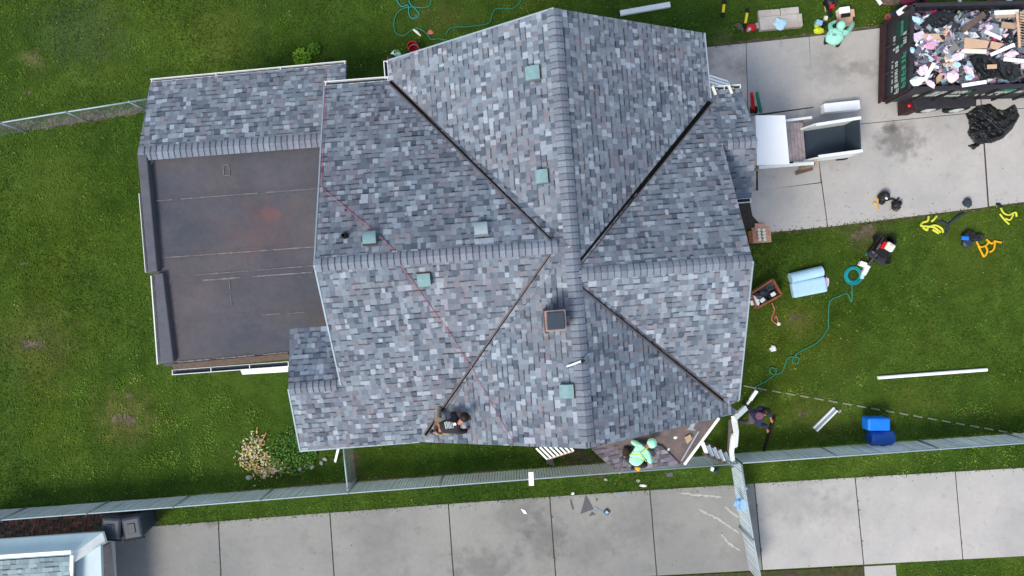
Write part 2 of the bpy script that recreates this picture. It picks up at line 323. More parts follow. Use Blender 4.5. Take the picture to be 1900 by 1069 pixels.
# bare soil strips by the fence lines, brick path
def ragged(name, pts, w0, m, z=0.008, seed=1, amp=0.35):
    rr = random.Random(seed); up = []; dn = []
    P = []
    for i in range(len(pts) - 1):
        for k in range(14): P.append(lerp(pts[i], pts[i + 1], k / 14))
    P.append(pts[-1])
    for i, p in enumerate(P):
        q = P[min(i + 1, len(P) - 1)]; r = P[max(i - 1, 0)]; d = Vector((q[0] - r[0], q[1] - r[1])).normalized(); n = Vector((-d.y, d.x))
        taper = min(1, i / 4 + .3, (len(P) - 1 - i) / 4 + .3)
        a = w0 / 2 * taper * (1 + rr.uniform(-amp, amp)); b = w0 / 2 * taper * (1 + rr.uniform(-amp, amp))
        up.append((p[0] + n.x * a, p[1] + n.y * a)); dn.append((p[0] - n.x * b, p[1] - n.y * b))
    mb = MB()
    for i in range(len(up) - 1): mb.face(PP([up[i], up[i + 1], dn[i + 1], dn[i]], z))
    return mb.build(name, m, kind='structure')
ragged('dirt_strip', [(0, 236), (90, 230), (180, 214), (262, 203)], 16, 'soil_dry', seed=3, amp=.5)
ragged('dirt_strip_rear', [(120, 942), (330, 930), (640, 897), (900, 884), (1150, 862), (1380, 848)], 16, 'soil', seed=4, amp=.5)
ragged('dirt_path', [(655, 835), (658, 860), (654, 885), (648, 905)], 22, 'soil', z=0.012, seed=5)
ragged('dirt_path_corner', [(1040, 840), (1090, 860), (1130, 868)], 40, 'soil', z=0.012, seed=6)
ragged('bare_patch', [(1580, 440), (1610, 430), (1622, 425)], 20, 'soil_dry', seed=8, amp=.7)
ragged('drive_edge', [(1312, 88), (1380, 78), (1500, 65), (1640, 47)], 5, 'soil_dry', seed=9, amp=.9)
ragged('drive_edge_lower', [(1420, 436), (1540, 423), (1700, 404), (1900, 380)], 5, 'soil', seed=10, amp=.9)
for k, (x, y, r) in enumerate([(64, 109, 9), (50, 172, 7), (241, 735, 7), (1476, 590, 12), (230, 780, 22), (60, 640, 26), (1490, 770, 10), (45, 490, 7)]):
    ragged('bare_patch', [(x - r, y + 1), (x, y - 1), (x + r, y)], r * .7, 'soil_dry', seed=20 + k, amp=.8, z=0.010)
M['scuff'] = mat('scuff', C(172, 170, 164), .95, .1, 6)
for k, p in enumerate(([(1262, 915), (1300, 919), (1340, 923)], [(1296, 945), (1330, 962), (1372, 990)], [(1338, 990), (1352, 1008), (1373, 1022)], [(1345, 940), (1358, 952), (1371, 960)])):
    ragged('scuff_mark', p, 3.5, 'scuff', z=0.036, seed=40 + k, amp=.8)
# brick path by the neighbour's building
mb = MB(); rr = random.Random(5); k0 = W(0, 962, 0)
MB().prism(PP([(-60, 958), (300, 940), (300, 985), (-60, 1000)], 0.004), -0.02, 0.006).build('path_bed', 'soil', kind='structure')
for i in range(66):
    for j in range(10):
        x0 = -40 + i * 5.6 + (j % 2) * 2.8; y0 = 955 + j * 5.4 - x0 * .06
        if x0 > 190: continue
        if (i // 2 + j) % 3 == 0: q = [(x0, y0), (x0 + 2.6, y0), (x0 + 2.6, y0 + 5), (x0, y0 + 5)]
        else: q = [(x0, y0), (x0 + 5.2, y0 - .3), (x0 + 5.2, y0 + 4.6), (x0, y0 + 4.9)]
        c = rr.choice([C(128, 84, 74), C(104, 80, 72), C(84, 76, 72), C(140, 98, 86), C(84, 88, 76)])
        mb.prism(PP(q, 0.03), 0.0, 0.02 + rr.uniform(0, .008), c)
mb.build('brick_path', 'paver', kind='structure')
# ------------------------------------------------ shingled slopes
PAL = [C(108, 119, 131), C(117, 129, 140), C(126, 138, 148), C(137, 149, 160), C(98, 109, 121), C(154, 166, 177), C(88, 99, 111), C(117, 121, 130), C(127, 130, 138), C(81, 91, 103)]
PW = [20, 21, 17, 11, 12, 7, 5, 11, 8, 2]
def clip(poly, a, b, inside):     # clip 2D poly by line a->b keeping side of 'inside' sign
    out = []; nx, ny = -(b[1] - a[1]), b[0] - a[0]
    f = lambda p: ((p[0] - a[0]) * nx + (p[1] - a[1]) * ny) * inside
    for i in range(len(poly)):
        p, q = poly[i], poly[(i + 1) % len(poly)]; fp, fq = f(p), f(q)
        if fp >= 0: out.append(p)
        if fp * fq < 0: t = fp / (fp - fq); out.append((p[0] + (q[0] - p[0]) * t, p[1] + (q[1] - p[1]) * t))
    return out
def shingles(name, plane, convex, parent, seed=1, th=0.10, pal=PAL, pw=PW, tint=(1, 1, 1), matname='shingle', row=0.143, scale=1.0, darkf=0.42, wr=(0.06, 0.155)):
    """convex: list of convex outlines, each a list of 3D points on the plane."""
    rr = random.Random(seed); mb = MB(); o = plane.p0; e, up, n = plane.e, plane.up, plane.n
    to2 = lambda p: ((p - o).dot(e), (p - o).dot(up))
    P2 = []
    for c in convex:
        q = [to2(p) for p in c]; ar = sum(q[i][0] * q[(i + 1) % len(q)][1] - q[(i + 1) % len(q)][0] * q[i][1] for i in range(len(q)))
        if ar < 0: q = q[::-1]; c = c[::-1]
        P2.append(q)
        t = [o + e * a + up * b for a, b in q]
        mb.hexa([p - Vector((0, 0, th)) for p in t], t, C(112 * tint[0], 122 * tint[1], 138 * tint[2]))
    a0 = min(p[0] for q in P2 for p in q); a1 = max(p[0] for q in P2 for p in q); b0 = min(p[1] for q in P2 for p in q); b1 = max(p[1] for q in P2 for p in q)
    def put(quad, h, col):
        for q in P2:
            r = quad
            for i in range(len(q)):
                r = clip(r, q[i], q[(i + 1) % len(q)], 1)
                if len(r) < 3: break
            if len(r) >= 3: mb.face([o + e * a + up * b + n * h(b) for a, b in r], col)
    nr = int((b1 - b0) / row) + 1
    for i in range(nr):
        bb = b0 + i * row; a = a0 - rr.uniform(0, .3); tooth = True
        while a < a1:
            wd = rr.uniform(*wr) * scale * (1.25 if rr.random() < .2 else 1)
            col = rr.choices(pal, pw)[0]; j = rr.uniform(.94, 1.06)
            col = tuple(min(1, col[k] * j * tint[k]) for k in range(3)) + (1,)
            hh = 0.016 if tooth else 0.009
            wj = rr.uniform(-.004, .004)
            h = lambda b, bb=bb, hh=hh: hh - (b - bb) / row * (hh - 0.006)
            put([(a, bb + wj), (a + wd, bb + wj), (a + wd, bb + row), (a, bb + row)], h, col)
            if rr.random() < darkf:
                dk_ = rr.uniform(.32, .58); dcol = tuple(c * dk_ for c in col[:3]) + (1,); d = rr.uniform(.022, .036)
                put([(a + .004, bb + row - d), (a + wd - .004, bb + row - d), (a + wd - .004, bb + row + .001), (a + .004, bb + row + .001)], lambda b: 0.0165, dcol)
            a += wd; tooth = not tooth if rr.random() < .85 else tooth
    return mb.build(name, matname, parent)
def ridge_cap(name, p0, p1, n0, n1, parent, seed=1, wd=0.155, tint=(1, 1, 1), exp=0.143, base=(122, 132, 144)):
    """cap shingles from p0 to p1 over the ridge between slopes with normals n0, n1"""
    rr = random.Random(seed); mb = MB(); d = (p1 - p0); L = d.length; d.normalize()
    s0 = n0.cross(d).normalized(); s1 = n1.cross(d).normalized()
    if s0.z > 0: s0 = -s0
    if s1.z > 0: s1 = -s1
    nn = int(L / exp); z = Vector((0, 0, 1))
    for i in range(nn):
        a = p0 + d * (i * exp); b = p0 + d * ((i + 1) * exp + .004)
        j = rr.uniform(.82, 1.14); col = tuple(lin(c) * j * t for c, t in zip(base, tint)) + (1,)
        def prof(p, h):
            return [p + s0 * wd * .99 + n0 * (h * .6 + .012), p + s0 * wd * .5 + n0 * (h + .014), p + z * (h + .006), p + s1 * wd * .5 + n1 * (h + .014), p + s1 * wd * .99 + n1 * (h * .6 + .012)]
        A = prof(a, .012); B = prof(b, .026); Cc = prof(b, .004)
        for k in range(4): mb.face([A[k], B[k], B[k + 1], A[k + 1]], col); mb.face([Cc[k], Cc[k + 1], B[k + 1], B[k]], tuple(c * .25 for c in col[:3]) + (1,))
        dk = tuple(c * .38 for c in col[:3]) + (1,); w_ = rr.uniform(.012, .020); A2 = prof(b + d * .0, .0275); B2 = prof(b + d * w_, .0275)  # shadow line at each cap's butt, painted as a dark strip
        if i < nn - 1:
            for k in range(4):
                mb.face([A2[k] , B2[k], B2[k + 1], A2[k + 1]], dk)
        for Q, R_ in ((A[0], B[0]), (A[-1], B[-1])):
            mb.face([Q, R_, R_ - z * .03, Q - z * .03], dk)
    return mb.build(name, 'shingle', parent)
house = empty('house', UV(1.3, 1.0, 0), 'grey shingled house with crossing gable roofs, black valleys and a low flat roofed addition', 'house')
ZR = 7.3
MWp = Plane(ZR, 1.36, 0, .6, 0); MEp = Plane(ZR, 1.36, 0, -.6, 0)
WNp = Plane(ZR, 0, .82, 0, -.527); WSp = Plane(ZR, 0, .82, 0, .527)
ENp = Plane(ZR, 0, .18, 0, -.573); ESp = Plane(ZR, 0, .18, 0, .656)
rN = UV(1.37, 5.98, ZR); rS = UV(1.37, -3.6, ZR)
jW = UV(1.36, .82, ZR); jE = UV(1.36, .18, ZR)
def onp(pl, u, v): return UV(u, v, pl.z(u, v))
vNW = onp(MWp, -2.68, 5.43); vSW = onp(MWp, -2.60, -3.67); vNE = onp(MEp, 5.34, 4.36); vSE = onp(MEp, 5.2, -3.33)
NWc = onp(MWp, -2.68, 5.94); NEc = onp(MEp, 5.30, 6.0); SEc = MEp.hit(1371, 766)
WARM = (1.03, 1.0, 0.99); COOL = (0.94, 0.98, 1.04)
shingles('roof_slope', MWp, [[NWc, vNW, jW, rN], [jW, vSW, rS]], house, 1)
shingles('roof_slope', MEp, [[NEc, vNE, jE, rN], [jE, vSE, SEc, rS]], house, 2)
wA = WNp.hit(583.5, 488); wA = UV(uv_of(wA)[0], .82, ZR)
wNc = onp(WNp, uv_of(WNp.hit(602, 158))[0], 5.43)
shingles('roof_slope', WNp, [[wA, wNc, vNW, jW]], house, 3)
bw = WSp.hit(535, 722); bv = uv_of(bw)[1]; bW = onp(WSp, uv_of(bw)[0], bv)
sw = WSp.hit(557, 836); sU = uv_of(sw)[0]
rk = onp(WSp, -4.24, bv)
shingles('roof_slope', WSp, [[wA, rk, onp(WSp, -4.24, -3.67), vSW, jW], [rk, bW, onp(WSp, sU, -3.67), onp(WSp, -4.24, -3.67)]], house, 4)
BNp = Plane(bW.z, 0, bv, 0, -.527)
shingles('roof_slope', BNp, [[bW, onp(BNp, uv_of(BNp.hit(538, 611))[0], uv_of(BNp.hit(538, 611))[1]), onp(BNp, -4.1, uv_of(BNp.hit(538, 611))[1]), onp(BNp, -4.1, bv)]], house, 5, tint=(.93, .97, 1.03))  # shade of this north-facing slope painted in as a darker, bluer tint
eA = ENp.hit(1397, 485); eA = UV(uv_of(eA)[0], .18, ZR)
shingles('roof_slope', ENp, [[eA, jE, vNE]], house, 6)
eS = ESp.hit(1371, 742)
shingles('roof_slope', ESp, [[eA, jE, vSE, onp(ESp, uv_of(eS)[0], uv_of(eS)[1])]], house, 7)
nbv = 3.07; nbz = ENp.z(0, nbv); nbE = W(1405, 258, nbz); nbu = uv_of(nbE)[0]
nbc = ENp.hit(1387, 164)
shingles('roof_slope', ENp, [[onp(ENp, 5.22, nbv), onp(ENp, nbu, nbv), onp(ENp, nbu, uv_of(nbc)[1]), onp(ENp, 5.30, uv_of(nbc)[1])]], house, 8)
NSp = Plane(nbz, 0, nbv, 0, .573)
nsv = uv_of(NSp.hit(1400, 366))[1]
shingles('roof_slope', NSp, [[onp(NSp, 5.0, nbv), onp(NSp, nbu, nbv), onp(NSp, nbu, nsv), onp(NSp, 5.0, nsv)]], house, 9, tint=(.9, .93, .97), scale=1.3)
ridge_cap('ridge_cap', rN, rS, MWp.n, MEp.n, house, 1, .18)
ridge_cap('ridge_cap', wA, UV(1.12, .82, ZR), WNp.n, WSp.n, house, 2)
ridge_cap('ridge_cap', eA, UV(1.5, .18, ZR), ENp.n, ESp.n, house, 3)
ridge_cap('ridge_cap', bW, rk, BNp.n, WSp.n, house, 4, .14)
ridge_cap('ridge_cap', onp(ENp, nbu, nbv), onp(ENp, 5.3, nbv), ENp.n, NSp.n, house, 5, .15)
# valleys
def valley(a, b, pa, pb, wpx, m, rim):
    """a, b pixel ends; pa / pb the planes left and right of the line"""
    d = Vector((b[0] - a[0], b[1] - a[1])).normalized(); n = Vector((-d.y, d.x)); mb = MB(); rm = MB(); N = 12
    for k in range(N):
        p = lerp(a, b, k / N); q = lerp(a, b, (k + 1) / N)
        def sec(p):
            c = (pa.hit(p[0], p[1], .012) + pb.hit(p[0], p[1], .012)) / 2; h = wpx / 2
            return [pa.hit(p[0] + n.x * h, p[1] + n.y * h, .024), pa.hit(p[0] + n.x * h * .25, p[1] + n.y * h * .25, .020), c + Vector((0, 0, .05)),
                    pb.hit(p[0] - n.x * h * .25, p[1] - n.y * h * .25, .020), pb.hit(p[0] - n.x * h, p[1] - n.y * h, .024)]
        A, B = sec(p), sec(q)
        for i in range(4): mb.face([A[i], B[i], B[i + 1], A[i + 1]])
        for pl, s in ((pa, 1), (pb, -1)):
            h0, h1 = wpx / 2, wpx / 2 + rim[0 if s == 1 else 1]
            if h1 == h0: continue
            pts = [pl.hit(p[0] + n.x * h0 * s, p[1] + n.y * h0 * s, .022), pl.hit(q[0] + n.x * h0 * s, q[1] + n.y * h0 * s, .022), pl.hit(q[0] + n.x * h1 * s, q[1] + n.y * h1 * s, .020), pl.hit(p[0] + n.x * h1 * s, p[1] + n.y * h1 * s, .020)]
            rm.face(pts)
    v = mb.build('valley_flashing', m, house)
    if rm.f: rm.build('flashing_rim', 'flash', v)
valley((724, 151), (1024, 443), WNp, MWp, 5.5, 'black_metal', (3, 1.5))
valley((1317, 189), (1068, 497), MEp, ENp, 8, 'black_metal', (0, 2))
valley((1025, 470), (789, 808), WSp, MWp, 4, 'black_metal', (3, 3))
valley((1070, 524), (1342, 743), MEp, ESp, 3, 'black_metal', (3.2, 3.2))
# walls
wl = MB()
def wallbox(u0, u1, v0, v1, z): wl.prism([UV(u0, v0, 0), UV(u1, v0, 0), UV(u1, v1, 0), UV(u0, v1, 0)], 0, z)
wallbox(-2.3, 5.0, -3.25, 5.6, 4.75); wallbox(-3.95, -2.31, -3.3, 5.05, 4.78); wallbox(-5.2, -3.96, -3.3, -.9, 4.72); wallbox(5.01, 5.75, 2.1, 4.0, 4.4)
def gable(pts, t): wl.hexa([p for p in pts], [p + t for p in pts])
gable([UV(-2.2, 5.55, 4.76), UV(4.95, 5.55, 4.76), UV(1.36, 5.55, ZR - .2)], VH * .05)
gable([UV(-2.2, -3.28, 4.76), UV(4.95, -3.28, 4.76), UV(1.36, -3.28, ZR - .2)], -VH * .05)
gable([UV(-3.98, -2.9, 4.8), UV(-3.98, 4.8, 4.8), UV(-3.98, .82, ZR - .2)], -UH * .05)
gable([UV(5.02, -2.9, 4.7), UV(5.02, 3.9, 4.7), UV(5.02, .18, ZR - .2)], UH * .05)
gable([UV(-5.22, -3.2, 4.76), UV(-5.22, -1.0, 4.76), UV(-5.22, bv, bW.z - .2)], -UH * .05)
wl.build('wall', 'siding', house)
# rake / fascia boards
fa = MB()
def fascia(a, b, drop=.16, off=(0, 0, 0), t=.03): o = Vector(off); fa.bar(a + o - Vector((0, 0, drop / 2 + .01)), b + o - Vector((0, 0, drop / 2 + .01)), t, drop)
for a, b, o in ((NWc, rN, VH * -.02), (rN, NEc, VH * -.02), (wA, wNc, UH * .02), (wA, rk, UH * .02), (bW, onp(WSp, sU, -3.67), UH * .02), (eA, onp(ENp, 5.34, 4.36), UH * -.02),
                (eA, onp(ESp, uv_of(eS)[0], uv_of(eS)[1]), UH * -.02), (vSW, rS, VH * .02), (rS, SEc, VH * .02)): fascia(a, b, .14, o)
fa.build('fascia_board', 'white', house)
# drip edge: thin pale edging along rakes
de = MB()
for a, b in ((wA, wNc), (wA, rk), (bW, onp(WSp, sU, -3.67)), (onp(WSp, sU, -3.67), vSW), (rN, NWc), (eA, onp(ESp, uv_of(eS)[0], uv_of(eS)[1])), (NEc, vNE)):
    de = MB(); de.bar(a + Vector((0, 0, .008)), b + Vector((0, 0, .008)), .035, .03, None); de.build('drip_edge', 'galv', house)
# gutters
def gutter(a, b, out, m='white', brk=.9, wd=.11, name='gutter'):
    """open trough from a to b hung on the 'out' side with straps"""
    d = (b - a).normalized(); L = (b - a).length; z = Vector((0, 0, 1)); G = MB()
    i0 = a + out * .015 - z * .02; o0 = a + out * wd - z * .01
    i1 = i0 + d * L; o1 = o0 + d * L
    G.bar(o0, o1, .018, .035); G.bar(i0, i1, .012, .02)
    G.bar(o0 - z * .06, o1 - z * .06, .012, .09)
    o = G.build(name, m, house)
    B = MB(); B.bar((i0 + o0) / 2 - z * .10, (i1 + o1) / 2 - z * .10, wd, .01); B.build('gutter_floor', 'slate_floor', o)
    n = max(1, int(L / brk))
    for k in range(n + 1):
        p = a + d * (L * (k + .02) / (n + .04)); S_ = MB(); S_.bar(p + out * .01 + z * .0, p + out * wd + z * .008, .018, .012); S_.build('gutter_strap', m, o)
gutter(wNc + UH * .0, vNW, VH); gutter(onp(MWp, -2.68, 5.5), NWc, -UH, brk=.3, wd=.1)
gutter(onp(NSp, 5.5, nsv), onp(NSp, nbu, nsv), -VH, brk=.5)
nbN = onp(ENp, nbu, uv_of(nbc)[1]); gutter(onp(ENp, 5.32, uv_of(nbc)[1]), nbN, VH, brk=.35)
# vents
def roof_vent(x, y, pl, m, wpx=26, hpx=26, rot=None):
    c = pl.hit(x, y); k = (H - c.z) / F; a = pl.e * (wpx * k / 2); b = pl.up * (hpx * k / 2); n = pl.n
    if abs(a.x) < abs(a.y): a, b = pl.e * (hpx * k / 2), pl.up * (wpx * k / 2)
    mb = MB(); prev = None; N = 6
    for i in range(N + 1):
        t = -1 + 2 * i / N; h = .07 + .08 * math.cos((t + .3) * 1.1)
        r = [c + a + b * t + n * h, c - a + b * t + n * h]
        if prev:
            mb.face([prev[0], r[0], r[1], prev[1]]) ; z = n * .09
            mb.face([prev[0] - z, r[0] - z, r[0], prev[0]]); mb.face([prev[1], r[1], r[1] - z, prev[1] - z])
        prev = r
    t0 = c - b; mb.face([t0 + a + n * .01, t0 + a + n * .07, t0 - a + n * .07, t0 - a + n * .01])
    o = mb.build('roof_vent', m, house)
    f = MB(); f.hexa([c + (a * s1 + b * s2) * 1.12 + n * .017 for s1, s2 in ((-1, -1), (1, -1), (1, 1), (-1, 1))], [c + (a * s1 + b * s2) * 1.12 + n * .021 for s1, s2 in ((-1, -1), (1, -1), (1, 1), (-1, 1))])
    f.build('vent_flange', 'flash' if m != 'grey_vent' else 'grey_vent', o)
for x, y, pl, m in ((992, 137, MWp, 'teal_vent'), (1009, 328, MWp, 'teal_vent'), (687, 445, WNp, 'teal_vent'), (893, 428, WNp, 'grey_vent'), (787, 516, WSp, 'teal_vent'), (1055, 725, MWp, 'teal_vent')):
    roof_vent(x, y, pl, m, 28 if y in (137, 725) else 24, 25)
c = WNp.hit(641, 438); mb = MB(); mb.lathe(c - Vector((0, 0, .05)), [(.085, 0), (.07, .12), (.055, .16), (.05, .27), (.036, .27), (.036, .1)], 16); pv = mb.build('vent_pipe', 'rubber', house, smooth=True)
# chimney
cc = W(1031, 595, 7.72); ch = MB(); ch.box((cc.x, cc.y, 6.9), (.44, .44, 1.6), A0)
cho = ch.build('chimney', 'brick', house)
mb = MB(); mb.box((cc.x, cc.y, 7.715), (.445, .445, .05), A0); mb.build('chimney_crown', 'mortar', cho, bevel=.015)
mb = MB(); mb.box((cc.x, cc.y, 7.76), (.37, .37, .05), A0); mb.build('chimney_cap', 'slate_floor', cho, bevel=.02)
mb = MB(); c2 = W(1012, 597, 6.95); mb.box((c2.x, c2.y, 6.98), (.05, .5, .3), A0); mb.build('chimney_flashing', 'brown_metal', cho)
# ------------------------------------------------ low addition (north slope, flat roof, parapets)
a0 = W(256, 285, 3.7); a1 = W(598, 262, 3.7); e0 = W(278, 153, 2.75); rv = uv_of(a0)[1]; ev = uv_of(e0)[1]
ADp = Plane(3.7, 0, rv, 0, (3.7 - 2.75) / (rv - ev))
e1 = ADp.hit(642, 119); u1 = uv_of(e1)[0]
e0 = ADp.hit(279, 154)
shingles('roof_slope', ADp, [[a0, UV(uv_of(e0)[0], ev, ADp.z(0, ev)), UV(u1, uv_of(e1)[1], ADp.z(0, uv_of(e1)[1])), UV(u1, rv, 3.7)]], house, 12, scale=1.15, row=.15)
FZ = 3.52
flatp = Plane(FZ, 0, rv, 0, .004)
ridge_cap('ridge_cap', a0 + Vector((0, 0, 0)), UV(-4.0, rv, 3.7), ADp.n, Vector((0, 0, 1)) * .9 + VH * -.25, house, 8, .2, exp=.16)
fr = MB(); fr.prism(PP([(262, 285), (640, 262), (660, 655), (536, 662), (318, 680), (303, 680), (290, 508), (276, 508)], FZ), FZ - .2, FZ); fro = fr.build('flat_roof', 'felt', house)
wl2 = MB(); wl2.prism(PP([(285, 285), (640, 265), (640, 640), (325, 655), (310, 505), (298, 505)], 3.3), 0, 3.3); wl2.prism([UV(uv_of(e0)[0] + .3, ev - .3, 0), UV(u1 - .3, ev - .3, 0), UV(u1 - .3, rv, 0), UV(uv_of(e0)[0] + .3, rv, 0)], 0, 2.7)
wl2.build('wall', 'siding', house)
def coping(pts, z0, z1):
    mb = MB(); mb.prism(PP(pts, z1), z0, z1); o = mb.build('parapet', 'coping', house, bevel=.03)
coping([(254, 287), (272, 285), (292, 503), (275, 505)], FZ - .5, FZ + .2)
coping([(286, 508), (302, 506), (322, 671), (298, 675)], FZ - .5, FZ + .17)
mb = MB(); mb.bar(W(263, 360, 3.4), W(275, 506, 3.4), .015, .3); mb.build('parapet_trim', 'white', house); mb = MB(); mb.bar(W(286, 512, 3.3), W(298, 675, 3.3), .03, .35); mb.build('parapet_trim', 'white', house)
def seam(p, q, wd=.03, gaps=()):
    sm = MB(); N = 40; cut = [g for g in gaps]
    for k in range(N):
        if any(a <= k / N <= b for a, b in gaps):
            if sm.f: sm.build('seam', 'seam', fro); sm = MB()
            continue
        a = lerp(p, q, k / N); b = lerp(p, q, (k + .98) / N); A = W(*a, FZ); B = W(*b, FZ); n = Vector((-(B - A).y, (B - A).x, 0)).normalized()
        u_ = random.uniform(.4, 1.1) * wd / 2; z = Vector((0, 0, .022)); sm.face([A - n * u_ + z, B - n * u_ * random.uniform(.7, 1.2) + z, B + n * u_ + z, A + n * u_ * random.uniform(.7, 1.2) + z])
    sm.build('seam', 'seam', fro)
seam((290, 373), (592, 350), .03, ((.1, .13), (.62, .66))); seam((308, 478), (584, 458), .035); seam((300, 526), (582, 505), .045, ((0, .25), (.52, .58)))
seam((340, 512), (582, 493), .03, ((0, .05), (.5, .55))); seam((486, 585), (520, 582), .03); seam((535, 582), (566, 579), .02); seam((425, 515), (430, 567), .02, ((.4, .6),))
for s in (((414, 307), (425, 306)), ((425, 306), (427, 325)), ((427, 325), (416, 326)), ((416, 326), (414, 307))): seam(*s, .03)
seam((330, 672), (534, 654), .05, ((.3, .34), (.7, .76)))
mb = MB(); mb.prism(PP([(273, 300), (281, 306), (285, 299), (277, 295)], FZ + .01), FZ + .004, FZ + .02); mb.build('patch', 'grey_vent', fro)
for k, (p, q) in enumerate((((290, 376), (592, 353)), ((300, 481), (584, 461)), ((300, 529), (582, 508)), ((305, 600), (545, 585)))):      # lapped edges of the sheets
    A = W(*p, FZ); B = W(*q, FZ); mb = MB(); n = V3_((-(B - A).y, (B - A).x, 0)).normalized(); pts = [A.lerp(B, t / 14) for t in range(15)]
    for t in range(14):
        a, b = pts[t], pts[t + 1]; z = Vector((0, 0, .002)); h = Vector((0, 0, .012 + .006 * math.sin(t * 2.1 + k))); mb.hexa([a - n * .004 + z, b - n * .004 + z, b + n * .16 + z, a + n * .16 + z], [a - n * .0 + h, b + h, b + n * .16 + z * 2, a + n * .16 + z * 2])
    mb.build('lap_edge', 'felt', fro)
# edge boards and gutter along the south and north sides
mb = MB(); mb.bar(W(322, 681, FZ + .02), W(536, 661, FZ + .02), .16, .05); mb.build('edge_board', 'wood_dark', house)
gutter(W(318, 686, 3.45), W(536, 670, 3.45), -VH, brk=.85, wd=.14)
mb = MB(); mb.prism(PP([(445, 682), (534, 675), (534, 690), (450, 695)], 3.0), 2.95, 3.02); mb.build('soffit_panel', 'brightwhite', house)
pN0 = UV(uv_of(e0)[0], ev, ADp.z(0, ev)); pN1 = UV(u1, uv_of(e1)[1], ADp.z(0, uv_of(e1)[1])); gutter(pN0, pN1, VH, brk=1.6, wd=.09)
# ------------------------------------------------ porch roof at the south side (partly stripped)
pz = 3.0
pA = W(1098, 834, 3.5); pB = W(1143, 876, pz); pC = W(1268, 861, pz); pD = W(1332, 775, 3.35); pE = W(1170, 800, 3.75); 
pr = MB(); pr.hexa([p - Vector((0, 0, .12)) for p in (pB, pC, pD, pE, pA)], [pB, pC, pD, pE, pA]); pro = pr.build('porch_roof', 'tearoff', house)
def tri_plane(a, b, c, eave_dir):
    n = (b - a).cross(c - a).normalized(); n = n if n.z > 0 else -n
    P = Plane.__new__(Plane); P.n = n; P.p0 = a.copy(); P.up = (Vector((0, 0, 1)) - n * n.z).normalized(); P.e = n.cross(P.up).normalized(); return P
PSp = tri_plane(pB, pC, W(1190, 815, 3.62), None)
def psh(pts, seed, sp=PSp, **k): 
    o = Vector((0, 0, H)); out = []
    for x, y in pts:
        d = Vector(((x - CX) / F, -(y - CY) / F, -1)); out.append(o + d * ((sp.p0 + sp.n * .03 - o).dot(sp.n) / d.dot(sp.n)))
    sp2 = Plane.__new__(Plane); sp2.n = sp.n; sp2.p0 = sp.p0 + sp.n * .03; sp2.up = sp.up; sp2.e = sp.e
    shingles('porch_shingles', sp2, [out], pro, seed, th=.02, scale=1.3, row=.16, pal=[C(108, 106, 114), C(120, 118, 127), C(95, 94, 102), C(138, 136, 144), C(84, 83, 90)], pw=[5, 5, 4, 2, 2], **k) if False else shingles('porch_shingles', sp2, [out], house, seed, th=.02, scale=1.2, row=.16, pal=[C(108, 106, 114), C(120, 118, 127), C(95, 94, 102), C(138, 136, 144), C(84, 83, 90)], pw=[5, 5, 4, 2, 2])
psh([(1152, 874), (1262, 861), (1228, 828), (1190, 818), (1160, 840)], 31)
PLp = tri_plane(pA, pB, W(1170, 810, 3.55), None); psh([(1101, 836), (1144, 875), (1162, 845), (1165, 818)], 32, PLp)
mb = MB(); mb.bar(pC + Vector((.02, 0, .02)), pD + Vector((.02, 0, .02)), .07, .07); mb.build('porch_fascia', 'white', house)
mb = MB(); mb.bar(W(1264, 855, 3.05), W(1296, 800, 3.3), .03, .05); mb.build('loose_flashing', 'galv', house)
mb = MB(); mb.prism(PP([(1140, 840), (1262, 832), (1300, 790), (1150, 790)], 2.6), 0, 2.6); mb.build('porch_wall', 'siding', house)
def offcut(name, pts, z, m, label, cat, th=.01, group=None, lift=0):
    mb = MB(); mb.prism(PP(pts, z), z - th, z); o = mb.build(name, m, label=label, cat=cat, group=group); return o
c = W(1290, 795, 3.85)
offcut('metal_trim', [(1283, 760), (1292, 761), (1291, 785), (1286, 796), (1292, 799), (1275, 798), (1281, 790)], 4.15, 'galv', 'crumpled strip of pale metal trim leaning on the roof edge above the stripped porch', 'trim', .02)
offcut('shingle_offcut', [(1270, 812), (1281, 806), (1284, 815), (1275, 824)], 3.42, 'wood_tan', 'pale square offcut lying on the stripped brown part of the porch roof', 'offcut', .015)
for k, (x, y) in enumerate(((1253, 812), (1240, 834), (1225, 816))):
    MB().blob(W(x, y, 3.3 + (.1 if y < 820 else 0)), (.05, .035, .02), k, jit=.3).build('rubble_piece', 'white', label=('small white scrap on the brown porch decking below the roof edge', 'white crumb at the edge of the porch shingles beside the brown decking', 'white scrap beside the hood of the worker on the porch roof')[k], cat='scrap')
# porch steps: white treads between brown stringers
st = empty('porch_steps', W(1325, 840, 0), 'white wooden treads between brown stringers climbing to the porch at the corner', 'steps')
P0, P1 = (1302, 833), (1353, 857)
for k in range(5):
    x = 1307 + k * 10.6; y = 832 + k * 4.6; z = 2.2 - k * .35
    mb = MB(); mb.bar(W(x - 4, y - 11, z), W(x + 4, y + 10, z), .105, .04); mb.build('tread', 'brightwhite', st)
for dx, dy in ((-5, -13), (5, 12)):
    mb = MB(); mb.bar(W(1302 + dx, 831 + dy, 2.25), W(1352 + dx, 853 + dy, .5), .05, .16); mb.build('stringer', 'wood_dark', st)
